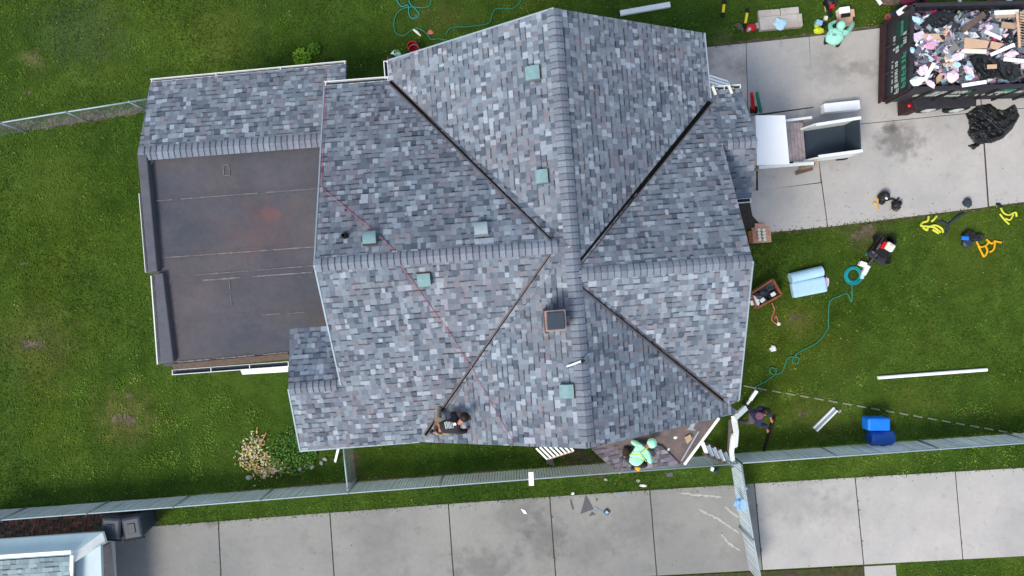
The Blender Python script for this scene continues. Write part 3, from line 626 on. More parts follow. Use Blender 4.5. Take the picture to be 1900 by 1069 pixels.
# slatted awnings
def awning(x, y, z, n, a_px, d_px, label, lip):
    r = empty('awning', W(x, y, z - .6), label, 'awning', 'white slatted aluminium awnings on the house walls')
    for k in range(n):
        p = (x + d_px[0] * k, y + d_px[1] * k); mb = MB()
        mb.bar(W(p[0], p[1], z - .02 * k), W(p[0] + a_px[0], p[1] + a_px[1], z - .45), .055, .015); mb.build('slat', 'brightwhite', r)
    mb = MB(); q0 = (x + a_px[0], y + a_px[1]); mb.bar(W(q0[0], q0[1], z - .48), W(q0[0] + d_px[0] * (n - 1), q0[1] + d_px[1] * (n - 1), z - .48), .05, .05); mb.build('bottom_rail', lip, r)
awning(995, 832, 2.6, 8, (20, 20), (7, -2.2), 'white slatted aluminium awning on the south gable wall above the bare soil', 'wood_tan')
awning(1312, 139, 3.0, 6, (38, 12), (3, 6.6), 'white slatted aluminium awning on the north east wall above the patio', 'white')
for x, y in ((1325, 168), (1355, 166)):
    c = nbN; mb = MB(); mb.bar(W(x - 3, y - 7, 4.95), W(x + 3, y + 8, 4.95), .06, .04); mb.bar(W(x - 3, y - 7, 4.93), W(x + 3, y + 8, 4.72), .05, .04); mb.bar(W(x - 6, y + 2, 4.74), W(x + 6, y - 2, 4.74), .05, .04); mb.bar(W(x - 4, y + 6, 4.76), W(x + 5, y + 5, 4.76), .04, .03)
    mb.build('roof_bracket', 'cream', label='tan %s bracket hooked over the gutter of the small north east roof' % ('left' if x < 1340 else 'right'), cat='bracket', group='tan brackets on the north east gutter')
# ------------------------------------------------ fences
def slat_fence(tops, hz, label, name='slat_fence', n_m=.085, post_px=(), slat='slat', wire=False):
    a = W(*tops[0], hz); b = W(*tops[-1], hz); root = empty(name, Vector(((a.x + b.x) / 2, (a.y + b.y) / 2, 0)), label, 'fence')
    rail = MB(); rail.tube([W(x, y, hz) for x, y in tops], .026, 8); rail.build('top_rail', 'galv', root, smooth=True)
    sl_ = MB()
    for i in range(len(tops) - 1):
        A = W(*tops[i], hz); B = W(*tops[i + 1], hz); L = (B - A).length; d = (B - A).normalized(); z = Vector((0, 0, 1)); n = Vector((-d.y, d.x, 0))
        if wire:
            hh = hz - .08; N = int(L / .1)
            for k in range(-int(hh / .1), N):
                for s in (1, -1):
                    x0 = k * .1; pts = [x0, x0 + hh]; lo, hi = max(0, x0), min(L, x0 + hh)
                    if hi <= lo: continue
                    z0 = (lo - x0); z1 = (hi - x0)
                    za, zb = (.05 + z0, .05 + z1) if s == 1 else (.05 + hh - z0, .05 + hh - z1)
                    p = A + d * lo; q = A + d * hi; p.z = za; q.z = zb; sl_.bar(p, q, .0018, .0018)
        else:
            N = int(L / n_m)
            for k in range(N):
                p = A + d * ((k + .5) * L / N); p.z = hz / 2; ht = hz - .1 + random.uniform(-.02, .01)
                sl_.box(p + n * random.uniform(-.006, .006), (L / N * .78, .010, ht), math.atan2(d.y, d.x) + random.uniform(-.08, .08))
            
    sl_.build('wire_mesh' if wire else 'privacy_slats', 'galv' if wire else slat, root)
    for x, y in post_px:
        p = W(x, y, hz + .04); mb = MB(); mb.tube([(p.x, p.y, 0), (p.x, p.y, hz + .05)], .032, 8); po = mb.build('post', 'galv', root, smooth=True)
        mb = MB(); mb.lathe((p.x, p.y, hz + .04), [(.036, 0), (.036, .02), (.015, .045)], 10); mb.build('post_cap', 'galv', po)
slat_fence([(-60, 969), (0, 965), (320, 941), (645, 915), (985, 889), (1372, 860)], 1.2, 'long chain link fence with pale grey slats along the drive behind the house', post_px=[(0, 965), (160, 953), (320, 941), (482, 928), (645, 915), (815, 902), (1150, 877), (1372, 860)])
slat_fence([(1378, 859), (1650, 840), (1900, 822), (2060, 811)], 1.2, 'chain link fence with grey slats running right from the drive gate along the front lawn', post_px=[(1555, 847), (1745, 833), (1920, 821)])
slat_fence([(1376, 862), (1386, 930), (1398, 1000), (1414, 1085)], 1.2, 'grey slatted gate standing across the concrete drive', 'drive_gate', post_px=[(1385, 906), (1396, 1003)])
g1 = MB(); g1.bar(W(1364, 930, .9), W(1386, 940, .95), .3, .02); go = g1.build('gate_latch_plate', 'lightbluepl', label='pale blue panel fixed on the slatted drive gate', cat='panel')
mb = MB(); mb.bar(W(1368, 918, 1.0), W(1369, 948, 1.0), .05, .04); mb.blob(W(1368, 932, 1.02), (.1, .08, .05), 2); mb.build('drop_bar', 'lightbluepl', label='pale blue latch wheel with handle beside the gate panel', cat='latch')
slat_fence([(-80, 242), (0, 228), (90, 213), (180, 199), (272, 184)], 1.2, 'see-through chain link fence joining the low addition on the left lawn', 'wire_fence', wire=True, post_px=[(0, 228), (122, 208), (240, 189)])
slat_fence([(637, 830), (640, 860), (645, 908)], 1.2, 'short chain link fence between the rear eave and the slatted fence', 'wire_fence', wire=True, post_px=[(645, 908)])
offc = MB(); offc.bar(W(985, 876, 1.22), W(986, 901, 1.26), .15, .06); offc.build('white_board', 'brightwhite', label='white board hanging over the top rail of the slatted fence', cat='board')
# ------------------------------------------------ neighbour's garage corner
nb = empty('garage', W(60, 1040, 0), 'neighbouring garage corner with white trim and pale blue-green shingles at lower left', 'garage')
z0, z1 = 1.35, 1.8
mb = MB(); mb.prism(PP([(-200, 1035), (170, 1012), (180, 1200), (-200, 1200)], 1.25), 0, 1.25); mb.build('wall', 'siding', nb)
mb = MB(); mb.hexa([v - Vector((0, 0, .1)) for v in (W(-200, 1015, z0), W(190, 988, z0), W(133, 1030, z1), W(-200, 1052, z1))], [W(-200, 1015, z0), W(190, 988, z0), W(133, 1030, z1), W(-200, 1052, z1)][::1])
mb.v = mb.v; mb.build('roof_trim', 'lightblue_trim' if 'lightblue_trim' in M else mat('pale_trim', C(182, 206, 212), .6, .05, 2), nb)
mb = MB(); mb.hexa([v - Vector((0, 0, .1)) for v in (W(190, 988, z0), W(196, 1008, z0), W(139, 1043, z1), W(133, 1030, z1))], [W(190, 988, z0), W(196, 1008, z0), W(139, 1043, z1), W(133, 1030, z1)]); mb.build('corner_fascia', 'white', nb)
mb = MB(); mb.prism(PP([(139, 1041), (186, 1012), (193, 1200), (146, 1200)], 1.55), 1.42, 1.54); mb.build('side_panel', mat('pale_trim2', C(186, 205, 210), .6, .05, 2), nb)
mb = MB(); mb.bar(W(-200, 1046, z1 + .02), W(132, 1024, z1 + .02), .1, .06); mb.build('gutter_lip', 'brightwhite', nb)
mb = MB(); mb.bar(W(134, 1030, z1 + .03), W(128, 1200, z1 + .03), .1, .06); mb.build('gutter_lip', 'white', nb)
gp = tri_plane(W(-200, 1054, z1 - .0), W(130, 1033, z1 - .0), W(-30, 1180, z1 + .25), None)
def onpl(pl, x, y):
    o = Vector((0, 0, H)); d = Vector(((x - CX) / F, -(y - CY) / F, -1)); return o + d * ((pl.p0 - o).dot(pl.n) / d.dot(pl.n))
shingles('roof_slope', gp, [[onpl(gp, -200, 1054), onpl(gp, 131, 1032), onpl(gp, 124, 1200), onpl(gp, -200, 1200)]], nb, 41, pal=[C(136, 156, 160), C(150, 170, 172), C(126, 146, 152), C(164, 184, 188)], pw=[4, 4, 2, 1], scale=1.3, darkf=.5)
mb = MB(); mb.bar(W(195, 1012, 1.0), W(204, 1100, 1.0), .08, .5); mb.build('door_frame', 'wood_grey', nb)
# bins
def bin_(x, y, ang, label, lbl=False):
    r = empty('wheelie_bin', W(x, y, 0), label, 'bin', 'dark wheeled bins by the fence'); c = W(x, y, 1.0); R = Matrix.Rotation(-math.radians(ang), 3, 'Z')
    def Q(px, py, z): v = R @ Vector((px, py, 0)); return Vector((c.x + v.x, c.y + v.y, z))
    mb = MB(); mb.hexa([Q(a * .23, b * .25, .08) for a, b in ((-1, -1), (1, -1), (1, 1), (-1, 1))], [Q(a * .30, b * .33, .98) for a, b in ((-1, -1), (1, -1), (1, 1), (-1, 1))]); mb.build('body', 'binplastic', r, bevel=.04)
    mb = MB(); mb.hexa([Q(a * .32, b * .36 - .01, .985) for a, b in ((-1, -1), (1, -1), (1, 1), (-1, 1))], [Q(a * .26, b * .30 - .01, 1.06) for a, b in ((-1, -1), (1, -1), (1, 1), (-1, 1))]); mb.build('lid', 'binplastic', r, bevel=.05)
    mb = MB(); mb.hexa([Q(a * .12, b * .16 - .02, 1.05) for a, b in ((-1, -1), (1, -1), (1, 1), (-1, 1))], [Q(a * .11, b * .15 - .02, 1.085) for a, b in ((-1, -1), (1, -1), (1, 1), (-1, 1))]); mb.build('lid_panel', 'binplastic', r, bevel=.015)
    mb = MB(); mb.bar(Q(-.31, -.36, 1.0), Q(.31, -.36, 1.0), .05, .05); mb.build('lid_lip', 'rubber', r)
    mb = MB(); mb.tube([Q(-.22, .37, .96), Q(.22, .37, .96)], .018, 8); mb.build('handle', 'rubber', r)
    for s in (-1, 1):
        mb = MB(); p = Q(s * .24, .3, .1); q = Q(s * .3, .3, .1); mb.tube([p, q], .1, 14); mb.build('wheel', 'rubber', r)
    if lbl:
        mb = MB()
        for k in range(2):
            p = Q(.262, -.1 + k * .17, 1.0); mb.box(p, (.05, .1, .02), -math.radians(ang), (0, .6))
        mb.build('number_sticker', 'signwhite', r)
bin_(207, 980, 3, 'dark wheeled bin nearer the white garage roof')
bin_(246, 978, -10, 'dark wheeled bin with white number stickers, next to the drive edge', True)
# ------------------------------------------------ side landing, canopy, open bin, white box
mb = MB(); mb.prism(PP([(1402, 214), (1457, 214), (1465, 305), (1405, 306)], 2.3), 2.2, 2.3); cn = mb.build('canopy', 'brightwhite', label='flat bright white canopy beside the small side roof over the wooden landing', cat='canopy')
ld = empty('landing', W(1470, 262, 0), 'weathered wooden landing with rails between the white canopy and the open bin', 'landing')
mb = MB()
for k in range(7): mb.bar(W(1449 + k * 6.2, 228, .8), W(1455 + k * 6.2, 300, .8), .095, .03)
mb.build('deck', 'wood_grey', ld)
for nm, a, b, z, w_ in (('rail', (1408, 311), (1512, 303), 1.1, .09), ('rail', (1458, 224), (1506, 218), 1.1, .07), ('post', (1512, 292), (1513, 312), 1.1, .08)):
    mb = MB(); mb.bar(W(*a, z), W(*b, z), w_, .05); mb.build(nm, 'wood_tan' if nm == 'post' else 'white', ld)
for x, y in ((1510, 303), (1504, 219), (1412, 310)):
    p = W(x, y, 1.08); mb = MB(); mb.box((p.x, p.y, .54), (.08, .08, 1.08), A0); mb.build('post', 'wood_tan', ld)
mb = MB(); mb.bar(W(1476, 322, .06), W(1508, 313, .35), .1, .05); mb.build('loose_board', 'wood_dark', label='brown board leaning on the lower rail of the landing', cat='board')
bn = empty('debris_bin', W(1540, 262, 0), 'open white sided bin with a dark grey floor, on the drive beside the landing', 'bin')
zf, zt = .45, 1.35
F4 = [W(1489, 239, zf), W(1571, 231, zf), W(1579, 285, zf), W(1494, 291, zf)]      # floor corners (nw, ne, se, sw)
mb = MB(); mb.prism(F4, zf - .06, zf); mb.build('floor', 'slate_floor', bn)
nwT, neT, seT, swT = W(1513, 232, zt), W(1593, 219, zt), W(1596, 280, zt), W(1518, 291, zt)
def wallq(name, a, b, bt, at, m, t):
    mb = MB(); mb.hexa([a, b, bt, at], [p + t for p in (a, b, bt, at)]); return mb.build(name, m, bn)
o_ = .04
neB, seB, nwB, swB = F4[1] + Vector((.02, .0, 0)), F4[2] + Vector((.02, 0, 0)), F4[0], F4[3]
neB = Vector((neT.x, neT.y, zf)); seB = Vector((seT.x, seT.y, zf)); nwB = Vector((nwT.x - .38, nwT.y - .05, zf)); swB = Vector((swT.x - .38, swT.y - .0, zf))
wallq('side_panel', nwB, neB, neT, nwT, 'white', VH * .05); wallq('side_panel', swB, seB, seT, swT, 'white', VH * -.05); wallq('end_panel', seB, neB, neT, seT, 'slate_floor', UH * .04)
for nm, a, b in (('top_rail', nwT, neT), ('top_rail', swT, seT)):
    mb = MB(); mb.bar(a + Vector((0, 0, .02)), b + Vector((.06, 0, .02)), .09, .04); mb.build(nm, 'white', bn)
mb = MB(); mb.prism([nwB, neB, seB, swB], .2, zf - .02); mb.build('chassis', 'blacksteel', bn)
for p in (nwB, neB, seB, swB):
    mb = MB(); mb.tube([Vector((p.x, p.y, .17)) + VH * -.05, Vector((p.x, p.y, .17)) + VH * .05], .17, 14); mb.build('wheel', 'rubber', bn)
wb = empty('white_case', W(1563, 197, 0), 'long white box with a rounded handle at its left end lying above the open bin', 'box')
mb = MB(); pbox(mb, 1563, 197, 67, 17, -6, .05, .35); mb.build('body', 'brightwhite', wb, bevel=.02)
mb = MB(); mb.lathe(W(1527, 201, .1), [(.08, 0), (.09, .1), (.05, .2)], 12); mb.build('handle', 'white', wb, smooth=True)
mb = MB(); pbox(mb, 1563, 201, 10, 5, -6, .35, .37); mb.build('latch', 'brightwhite', wb)
# hand truck + green post
hd = empty('hand_truck', W(1396, 190, 0), 'red hand truck standing beside the small side roof', 'hand truck')
mb = MB(); mb.tube([W(1395, 172, 1.1), W(1397, 180, .9), W(1400, 205, .1)], .03, 8); mb.tube([W(1393, 174, 1.1), W(1394, 182, .9), W(1397, 206, .1)], .03, 8); mb.bar(W(1396, 182, .8), W(1396.5, 198, .4), .14, .03); mb.build('frame', 'red', hd)
for dx in (-3, 4):
    mb = MB(); p = W(1398 + dx, 204, .12); mb.tube([p - UH * .03, p + UH * .03], .12, 14); mb.build('wheel', 'rubber', hd)
mb = MB(); mb.bar(W(1404, 172, .8), W(1412, 208, .04), .09, .05); mb.build('plank', 'greenhose', label='narrow dark green plank standing beside the red hand truck', cat='plank')
# ------------------------------------------------ trailer with debris
tr = empty('dump_trailer', W(1800, 100, 0), 'black high sided dump trailer heaped with roofing debris on the drive', 'trailer')
TZ0, TZ1 = .75, 2.05
oNW, oSW, oNE, oSE = W(1692, 11, TZ1), W(1688, 166, TZ1), W(2230, -2, TZ1), W(2230, 150, TZ1)
def wallp(name, a, b, z0, z1, t, m, wd=.06):
    mb = MB(); mb.bar(Vector((a.x, a.y, (z0 + z1) / 2)), Vector((b.x, b.y, (z0 + z1) / 2)), wd, z1 - z0); return mb.build(name, m, tr)
wallp('side_panel', oNW, oNE, TZ0, TZ1, 0, 'blacksteel'); wallp('side_panel', oSW, oSE, TZ0, TZ1, 0, 'blacksteel')
tg = wallp('tailgate', oNW, oSW, TZ0 - .1, TZ1, 0, 'blacksteel')
for a, b in ((oNW, oNE), (oSW, oSE), (oNW, oSW)):
    mb = MB(); mb.bar(a + Vector((0, 0, .03)), b + Vector((0, 0, .03)), .11, .07); mb.build('top_rail', 'blacksteel', tr)
mb = MB(); fl = [Vector((p.x, p.y, 0)) for p in (oNW, oNE, oSE, oSW)]; mb.prism(fl, TZ0 - .12, TZ0); mb.build('bed', 'blacksteel', tr)
# ribs on outer faces
for k in range(14):
    p = oSW.lerp(oSE, k / 13); mb = MB(); q = p - VH * .06; mb.bar(Vector((q.x, q.y, TZ0)), Vector((q.x, q.y, TZ1)), .06, .06); mb.build('rib', 'blacksteel', tr)
for k in range(4):
    p = oNW.lerp(oSW, k / 3); mb = MB(); q = p - UH * .06; mb.bar(Vector((q.x, q.y, TZ0)), Vector((q.x, q.y, TZ1)), .06, .06); mb.build('rib', 'maroon' if k in (0, 3) else 'blacksteel', tg)
for z in (.8, 1.0):
    mb = MB(); a = oNW - UH * .1; b = oSW - UH * .1; mb.bar(Vector((a.x, a.y, z - .25)), Vector((b.x, b.y, z - .25)), .05, .1); mb.build('bumper', 'maroon', tr)
# lettering strips on tailgate and side (white / green lines of small letters)
def letters(a, b, n, h, zc, out, m, parent, seed, lean=0.0):
    rr = random.Random(seed); mb = MB(); d = (b - a).normalized(); L = (b - a).length; x = 0
    up = Vector((0, 0, 1))
    while x < L - .03:
        cw = rr.uniform(.5, .8) * h
        if rr.random() < .86:
            p = a + d * (x + cw / 2) + out; p.z = zc; s = rr.choice((0, 1, 2, 3))
            e_ = .16 * h
            mb.bar(p - d * (cw / 2 - e_) - up * h / 2, p - d * (cw / 2 - e_) + up * h / 2, e_ * 1.5, .01) if s != 3 else None
            if s in (0, 1, 3): mb.bar(p - d * cw / 2 + up * (h / 2 - e_ / 2), p + d * cw / 2 + up * (h / 2 - e_ / 2), .01, e_)
            if s in (0, 2): mb.bar(p - d * cw / 2 - up * (h / 2 - e_ / 2), p + d * cw / 2 - up * (h / 2 - e_ / 2), .01, e_)
            if s in (1, 2, 3): mb.bar(p + d * (cw / 2 - e_) - up * h / 2, p + d * (cw / 2 - e_) + up * h / 2, e_ * 1.5, .01)
            mb.bar(p - d * cw / 2, p + d * cw / 2, .01, e_)
        x += cw * 1.25
    return mb.build('lettering', m, parent)
outW = -UH * .045
def zone(a, b, t0, t1): return a.lerp(b, t0), a.lerp(b, t1)
for t0, t1 in ((.14, .38), (.62, .95)):
    a, b = zone(oNW, oSW, t0 - .05, t1); c = (a + b) / 2 + outW * .8; mb = MB(); mb.bar(Vector((a.x, a.y, 1.62)) + outW * .8, Vector((b.x, b.y, 1.62)) + outW * .8, .02, .62); mb.build('sign_panel', 'signdark', tg)
for (t0, t1, z, h, m) in ((.22, .42, 1.85, .17, 'signwhite'), (.12, .42, 1.68, .12, 'signgreen'), (.22, .46, 1.45, .16, 'signwhite'), (.25, .42, 1.27, .10, 'signwhite'),
                          (.52, .95, 1.82, .22, 'signgreen'), (.58, .84, 1.42, .14, 'signwhite'), (.86, .98, 1.45, .22, 'signwhite'), (.55, .95, 1.2, .08, 'signwhite')):
    letters(*zone(oNW, oSW, t0, t1), 0, h, z, outW * 1.5, m, tg, int(t0 * 100 + z * 10))
outS = -VH * .045
for (t0, t1, z, h, m) in ((.10, .20, 1.75, .22, 'signwhite'), (.05, .14, 1.5, .16, 'signwhite'), (.17, .30, 1.35, .13, 'signwhite'), (.22, .27, 1.75, .22, 'signgreen'), (.34, .50, 1.8, .16, 'signgreen'), (.33, .43, 1.6, .14, 'signwhite'), (.30, .36, 1.38, .14, 'signwhite'), (.55, .9, 1.6, .2, 'signwhite')):
    letters(*zone(oSW, oSE, t0, t1), 0, h, z, outS, m, tr, int(t0 * 100 + z * 7))
# fenders, wheels, lamps
fz = .95
mb = MB(); mb.prism(PP([(1693, 185), (1812, 179), (1812, 197), (1700, 204)], fz), fz - .03, fz); mb.build('mudguard', 'blacksteel', tr, bevel=.02)
mb = MB(); mb.prism(PP([(1683, 182), (1700, 181), (1703, 206), (1684, 207)], .9), .35, .9); mb.build('lamp_box', 'maroon', tr)
for k, cx_ in enumerate((1722, 1774)):
    a = W(cx_, 199, .38); p0 = a + VH * .12; p1 = a - VH * .1; mb = MB(); mb.tube([p0, p1], .38, 24); wh = mb.build('wheel', 'rubber', tr, bevel=.03)
    mb = MB(); mb.lathe((0, 0, 0), [(.22, 0), (.2, .02), (.08, .03), (.06, .05)], 18)
    R = Matrix.Rotation(math.pi / 2, 3, 'X'); mb.v = [Matrix.Rotation(A0, 3, 'Z') @ (R @ v) + p1 for v in mb.v]; mb.build('rim', 'signwhite', wh, smooth=True)
for x, y, z in ((1687, 196, .92), (1684, 178, 1.1), (1651, 182, .7), (1671, 167, 1.4)):
    mb = MB(); mb.lathe(W(x, y, z), [(.05, 0), (.05, .02), (.03, .035)], 12); mb.build('tail_lamp', 'redlamp', tr)
# debris heap
rr = random.Random(11); hp = MB()
CP = [C(72, 78, 88), C(96, 104, 114), C(120, 130, 140), C(52, 56, 66), C(40, 42, 52), C(148, 160, 168), C(216, 200, 214), C(206, 158, 186), C(226, 232, 236), C(172, 196, 214), C(200, 172, 144), C(108, 84, 72), C(60, 66, 58), C(88, 94, 104), C(196, 60, 120)]
CPW = [9, 12, 13, 8, 7, 12, 10, 6, 11, 6, 2, 3, 3, 12, 1.2]
def in_tr(x, y): return 1697 < x < 2200 and 18 + (2 * (1700 - x) / 100) < y < 158 - (x - 1700) * .03
def hz(x, y):
    a = (x - 1700) / 120; return 1.62 + .28 * math.sin(a * 1.7 + 1) * math.sin((y - 15) / 145 * math.pi) + .32 * math.sin(max(0, min(1, (y - 15) / 145)) * math.pi)
NX, NY = 40, 14
G = [[W(1695 + i * 13, 16 + j * 10.9 - i * .3, hz(1695 + i * 13, 16 + j * 11) + rr.uniform(-.08, .04) - .08) for j in range(NY)] for i in range(NX)]
for i in range(NX - 1):
    for j in range(NY - 1): hp.face([G[i][j + 1], G[i + 1][j + 1], G[i + 1][j], G[i][j]], rr.choice([C(40, 42, 50), C(58, 62, 70), C(30, 30, 36)]))
for k in range(1500):
    x = rr.uniform(1698, 2150) if rr.random() < .35 else rr.uniform(1698, 1910); y = rr.uniform(19, 156)
    if not in_tr(x, y): continue
    c = W(x, y, hz(x, y) + rr.uniform(-.06, .10)); L = rr.choice([.07, .1, .14, .2, .28, .38]); wd = L * rr.uniform(.3, .9)
    col = rr.choices(CP, CPW)[0]; a = rr.uniform(0, math.pi); R = Matrix.Rotation(a, 3, 'Z') @ Matrix.Rotation(rr.uniform(-.6, .6), 3, 'X') @ Matrix.Rotation(rr.uniform(-.6, .6), 3, 'Y')
    if rr.random() < .3: hp.blob(c, (L * .5, wd * .45, .05), k, 6, 4, .35, col, a)
    else:
        n_ = rr.choice((3, 4, 5)); pts = []
        for t in range(n_):
            an = 2 * math.pi * (t + rr.uniform(-.2, .2)) / n_; pts.append(c + R @ Vector((math.cos(an) * L * .6, math.sin(an) * wd * .6, 0)))
        hp.hexa([p - Vector((0, 0, .012)) for p in pts], pts, col)
hp.build('debris_heap', 'debris', label='jumbled heap of torn shingles, wrappers and scraps filling the trailer', cat='debris', kind='stuff')
def piece(name, pts, z, m, label, cat, th=.05, group=None, tilt=0):
    mb = MB(); P = PP(pts, z); 
    if tilt:
        cx_ = sum(p.x for p in P) / len(P); P = [Vector((p.x, p.y, z + (p.x - cx_) * tilt)) for p in P]
    a = sum(P[k].x * P[(k + 1) % len(P)].y - P[(k + 1) % len(P)].x * P[k].y for k in range(len(P)))
    if a < 0: P = P[::-1]
    mb.hexa([p - Vector((0, 0, th)) for p in P], P); return mb.build(name, m, label=label, cat=cat, group=group, bevel=min(.01, th / 3))
M['pinkbag'] = mat('pink_plastic', C(232, 206, 222), .5, .1, 14); M['greybd'] = mat('grey_board', C(122, 120, 118), .8, .1, 9); M['greybd2'] = mat('blue_grey_board', C(128, 138, 148), .8, .1, 9)
piece('cardboard_box', [(1710, 66), (1718, 62), (1752, 63), (1750, 78), (1722, 79)], 2.25, 'card', 'folded tan cardboard in the trailer left of the grey wedge board', 'cardboard', .06, tilt=.1)
piece('cardboard_box', [(1789, 70), (1838, 75), (1833, 89), (1788, 91)], 2.26, 'card', 'wide tan cardboard panel in the middle of the debris', 'cardboard', .05, tilt=-.08)
piece('cardboard_box', [(1840, 76), (1864, 81), (1852, 92), (1837, 89)], 2.24, 'card', 'short tan cardboard flap right of the wide panel', 'cardboard', .05)
piece('grey_board', [(1757, 66), (1764, 68), (1780, 90), (1768, 96), (1745, 92)], 2.3, 'greybd', 'grey wedge shaped board between the two cardboard panels', 'board', .03, tilt=.15)
piece('grey_board', [(1818, 60), (1842, 42), (1852, 45), (1856, 64), (1826, 66)], 2.2, 'greybd2', 'blue grey board below the brown plank in the trailer', 'board', .02)
for k, (a, b, wd, m, lb) in enumerate((((1838, 102), (1882, 83), .1, 'brightwhite', 'white board pointing up toward the wicker basket'), ((1716, 148), (1733, 117), .1, 'white', 'slim white board standing out at the lower left of the debris'),
        ((1785, 159), (1830, 152), .1, 'brightwhite', 'flat white board along the near wall of the trailer'), ((1827, 58), (1858, 72), .1, 'white', 'white strip beside the blue grey board'), ((1862, 110), (1905, 114), .1, 'brightwhite', 'white plank right of the black sheet in the trailer'),
        ((1845, 24), (1890, 22), .12, 'white', 'pale plank along the far trailer wall'), ((1788, 95), (1830, 96), .12, 'cream', 'cream board just below the wide cardboard panel'))):
    mb = MB(); mb.bar(W(*a, 2.22), W(*b, 2.30), wd, .03); mb.build('board', m, label=lb, cat='board')
mb = MB(); mb.bar(W(1785, 57, 2.3), W(1826, 26, 2.35), .16, .08); mb.build('timber', 'wood_dark', label='dark brown plank lying across the upper debris', cat='plank')
for k, (a, b) in enumerate((((1846, 29), (1886, 27)), ((1858, 46), (1884, 49)))):
    mb = MB(); mb.bar(W(*a, 2.2), W(*b, 2.25), .16, .05); mb.build('timber', 'wood_tan', label=('upper tan timber left of the wicker basket', 'lower tan timber left of the wicker basket')[k], cat='timber')
for k, (x, y, rx, ry, lb) in enumerate(((1716, 92, .24, .17, 'large pale pink wrapper below the folded cardboard'), (1713, 130, .15, .14, 'pink bag near the left wall of the trailer'), (1768, 141, .17, .15, 'pink and white bag near the near trailer wall'), (1799, 133, .22, .09, 'long pink bag left of the black sheet'), (1778, 104, .13, .17, 'pink ring shaped wrapper in the middle of the debris'), (1876, 101, .2, .12, 'pink sheet at the right of the debris'), (1834, 52, .11, .12, 'pink scrap on the blue grey board'), (1702, 150, .14, .2, 'white crumpled sack in the lower left trailer corner'), (1726, 155, .18, .07, 'lilac wrapper along the near wall'))):
    mb = MB(); mb.blob(W(x, y, 2.16), (rx, ry, .1), 50 + k, 10, 6, .3, None, k * .7); mb.build('wrapper', 'pinkbag' if k != 7 else 'white', label=lb, cat='wrapper', group='pale plastic wrappers in the trailer')
for k, (x, y, lb) in enumerate(((1736, 100, 'light blue wrapper beside the pale pink wrapper'), (1775, 120, 'light blue crumpled sheet under the ring wrapper'), (1693, 93, 'small light blue scrap at the trailer tailgate'), (1700, 36, 'light blue can shaped scrap in the far left corner'), (1798, 143, 'light blue flat scrap beside the long pink bag'))):
    mb = MB(); mb.blob(W(x, y, 2.2), (.13 if k != 2 else .07, .09, .06), 70 + k, 8, 5, .3, None, -.6 if k % 2 else .5); mb.build('wrapper', 'lightblue', label=lb, cat='wrapper')
# black sheets: crumpled grids
def pin(x, y, poly):
    c = False; n = len(poly)
    for i in range(n):
        (x1, y1), (x2, y2) = poly[i], poly[(i + 1) % n]
        if (y1 > y) != (y2 > y) and x < (x2 - x1) * (y - y1) / (y2 - y1) + x1: c = not c
    return c
def edist(x, y, poly):
    d = 1e9; n = len(poly)
    for i in range(n):
        a = Vector(poly[i]); b = Vector(poly[(i + 1) % n]); p = Vector((x, y)); t = max(0, min(1, (p - a).dot(b - a) / (b - a).length_squared)); d = min(d, (p - a - (b - a) * t).length)
    return d
def crumple(name, outline, z, amp, m, label, cat, seed):
    """a thrown-down sheet: fine grid inside the outline with folded ridges"""
    rr = random.Random(seed); fs = [(rr.uniform(0, 3.14), rr.uniform(.07, .24), rr.uniform(0, 6.3), rr.uniform(.5, 1)) for _ in range(9)]
    x0, x1 = min(p[0] for p in outline), max(p[0] for p in outline); y0, y1 = min(p[1] for p in outline), max(p[1] for p in outline); st = 1.7
    def hgt(x, y):
        wx = x + 5 * math.sin(y * .09 + seed); wy = y + 5 * math.sin(x * .07)
        v = sum(w_ * abs(math.sin((wx * math.cos(a) + wy * math.sin(a)) * k + ph)) ** .7 for a, k, ph, w_ in fs) / sum(f[3] for f in fs)
        return amp * (1 - v) * 2.2 * min(1, edist(x, y, outline) / 9 + .08)
    mb = MB(); nx, ny = int((x1 - x0) / st) + 2, int((y1 - y0) / st) + 2; idx = {}
    for i in range(nx):
        for j in range(ny):
            x, y = x0 + i * st, y0 + j * st
            if pin(x, y, outline): idx[i, j] = len(mb.v); mb.v.append(W(x, y, z + hgt(x, y)))
    for (i, j) in idx:
        q = [(i, j), (i, j + 1), (i + 1, j + 1), (i + 1, j)]
        if all(t in idx for t in q): mb.f.append(tuple(idx[t] for t in q)); mb.c.append((1, 1, 1, 1))
    o = mb.build(name, m, label=label, cat=cat, smooth=False); sd_ = o.modifiers.new('Solid', 'SOLIDIFY'); sd_.thickness = .008; return o
crumple('plastic_sheet', [(1800, 205), (1812, 196), (1838, 191), (1850, 201), (1862, 204), (1884, 192), (1893, 215), (1880, 240), (1862, 258), (1842, 266), (1822, 268), (1806, 280), (1793, 270), (1806, 266), (1793, 247), (1798, 236), (1795, 222), (1790, 212)], .03, .17, 'tarp', 'crumpled black plastic sheet on the concrete beside the trailer', 'plastic sheet', 3)
crumple('plastic_sheet', [(1795, 105), (1812, 97), (1838, 104), (1866, 112), (1890, 120), (1898, 140), (1880, 152), (1850, 146), (1818, 150), (1808, 130)], 2.16, .2, 'tarp', 'black plastic sheet over the debris at the trailer front', 'plastic sheet', 4)
crumple('plastic_sheet', [(1722, 30), (1742, 20), (1775, 24), (1770, 40), (1735, 60), (1705, 68), (1698, 58)], 2.05, .15, 'tarp', 'dark plastic in the far left corner of the trailer', 'plastic sheet', 5)
piece('label_card', [(1832, 120), (1850, 119), (1850, 127), (1832, 128)], 2.42, 'card', 'small tan card on the black sheet in the trailer', 'card', .02)
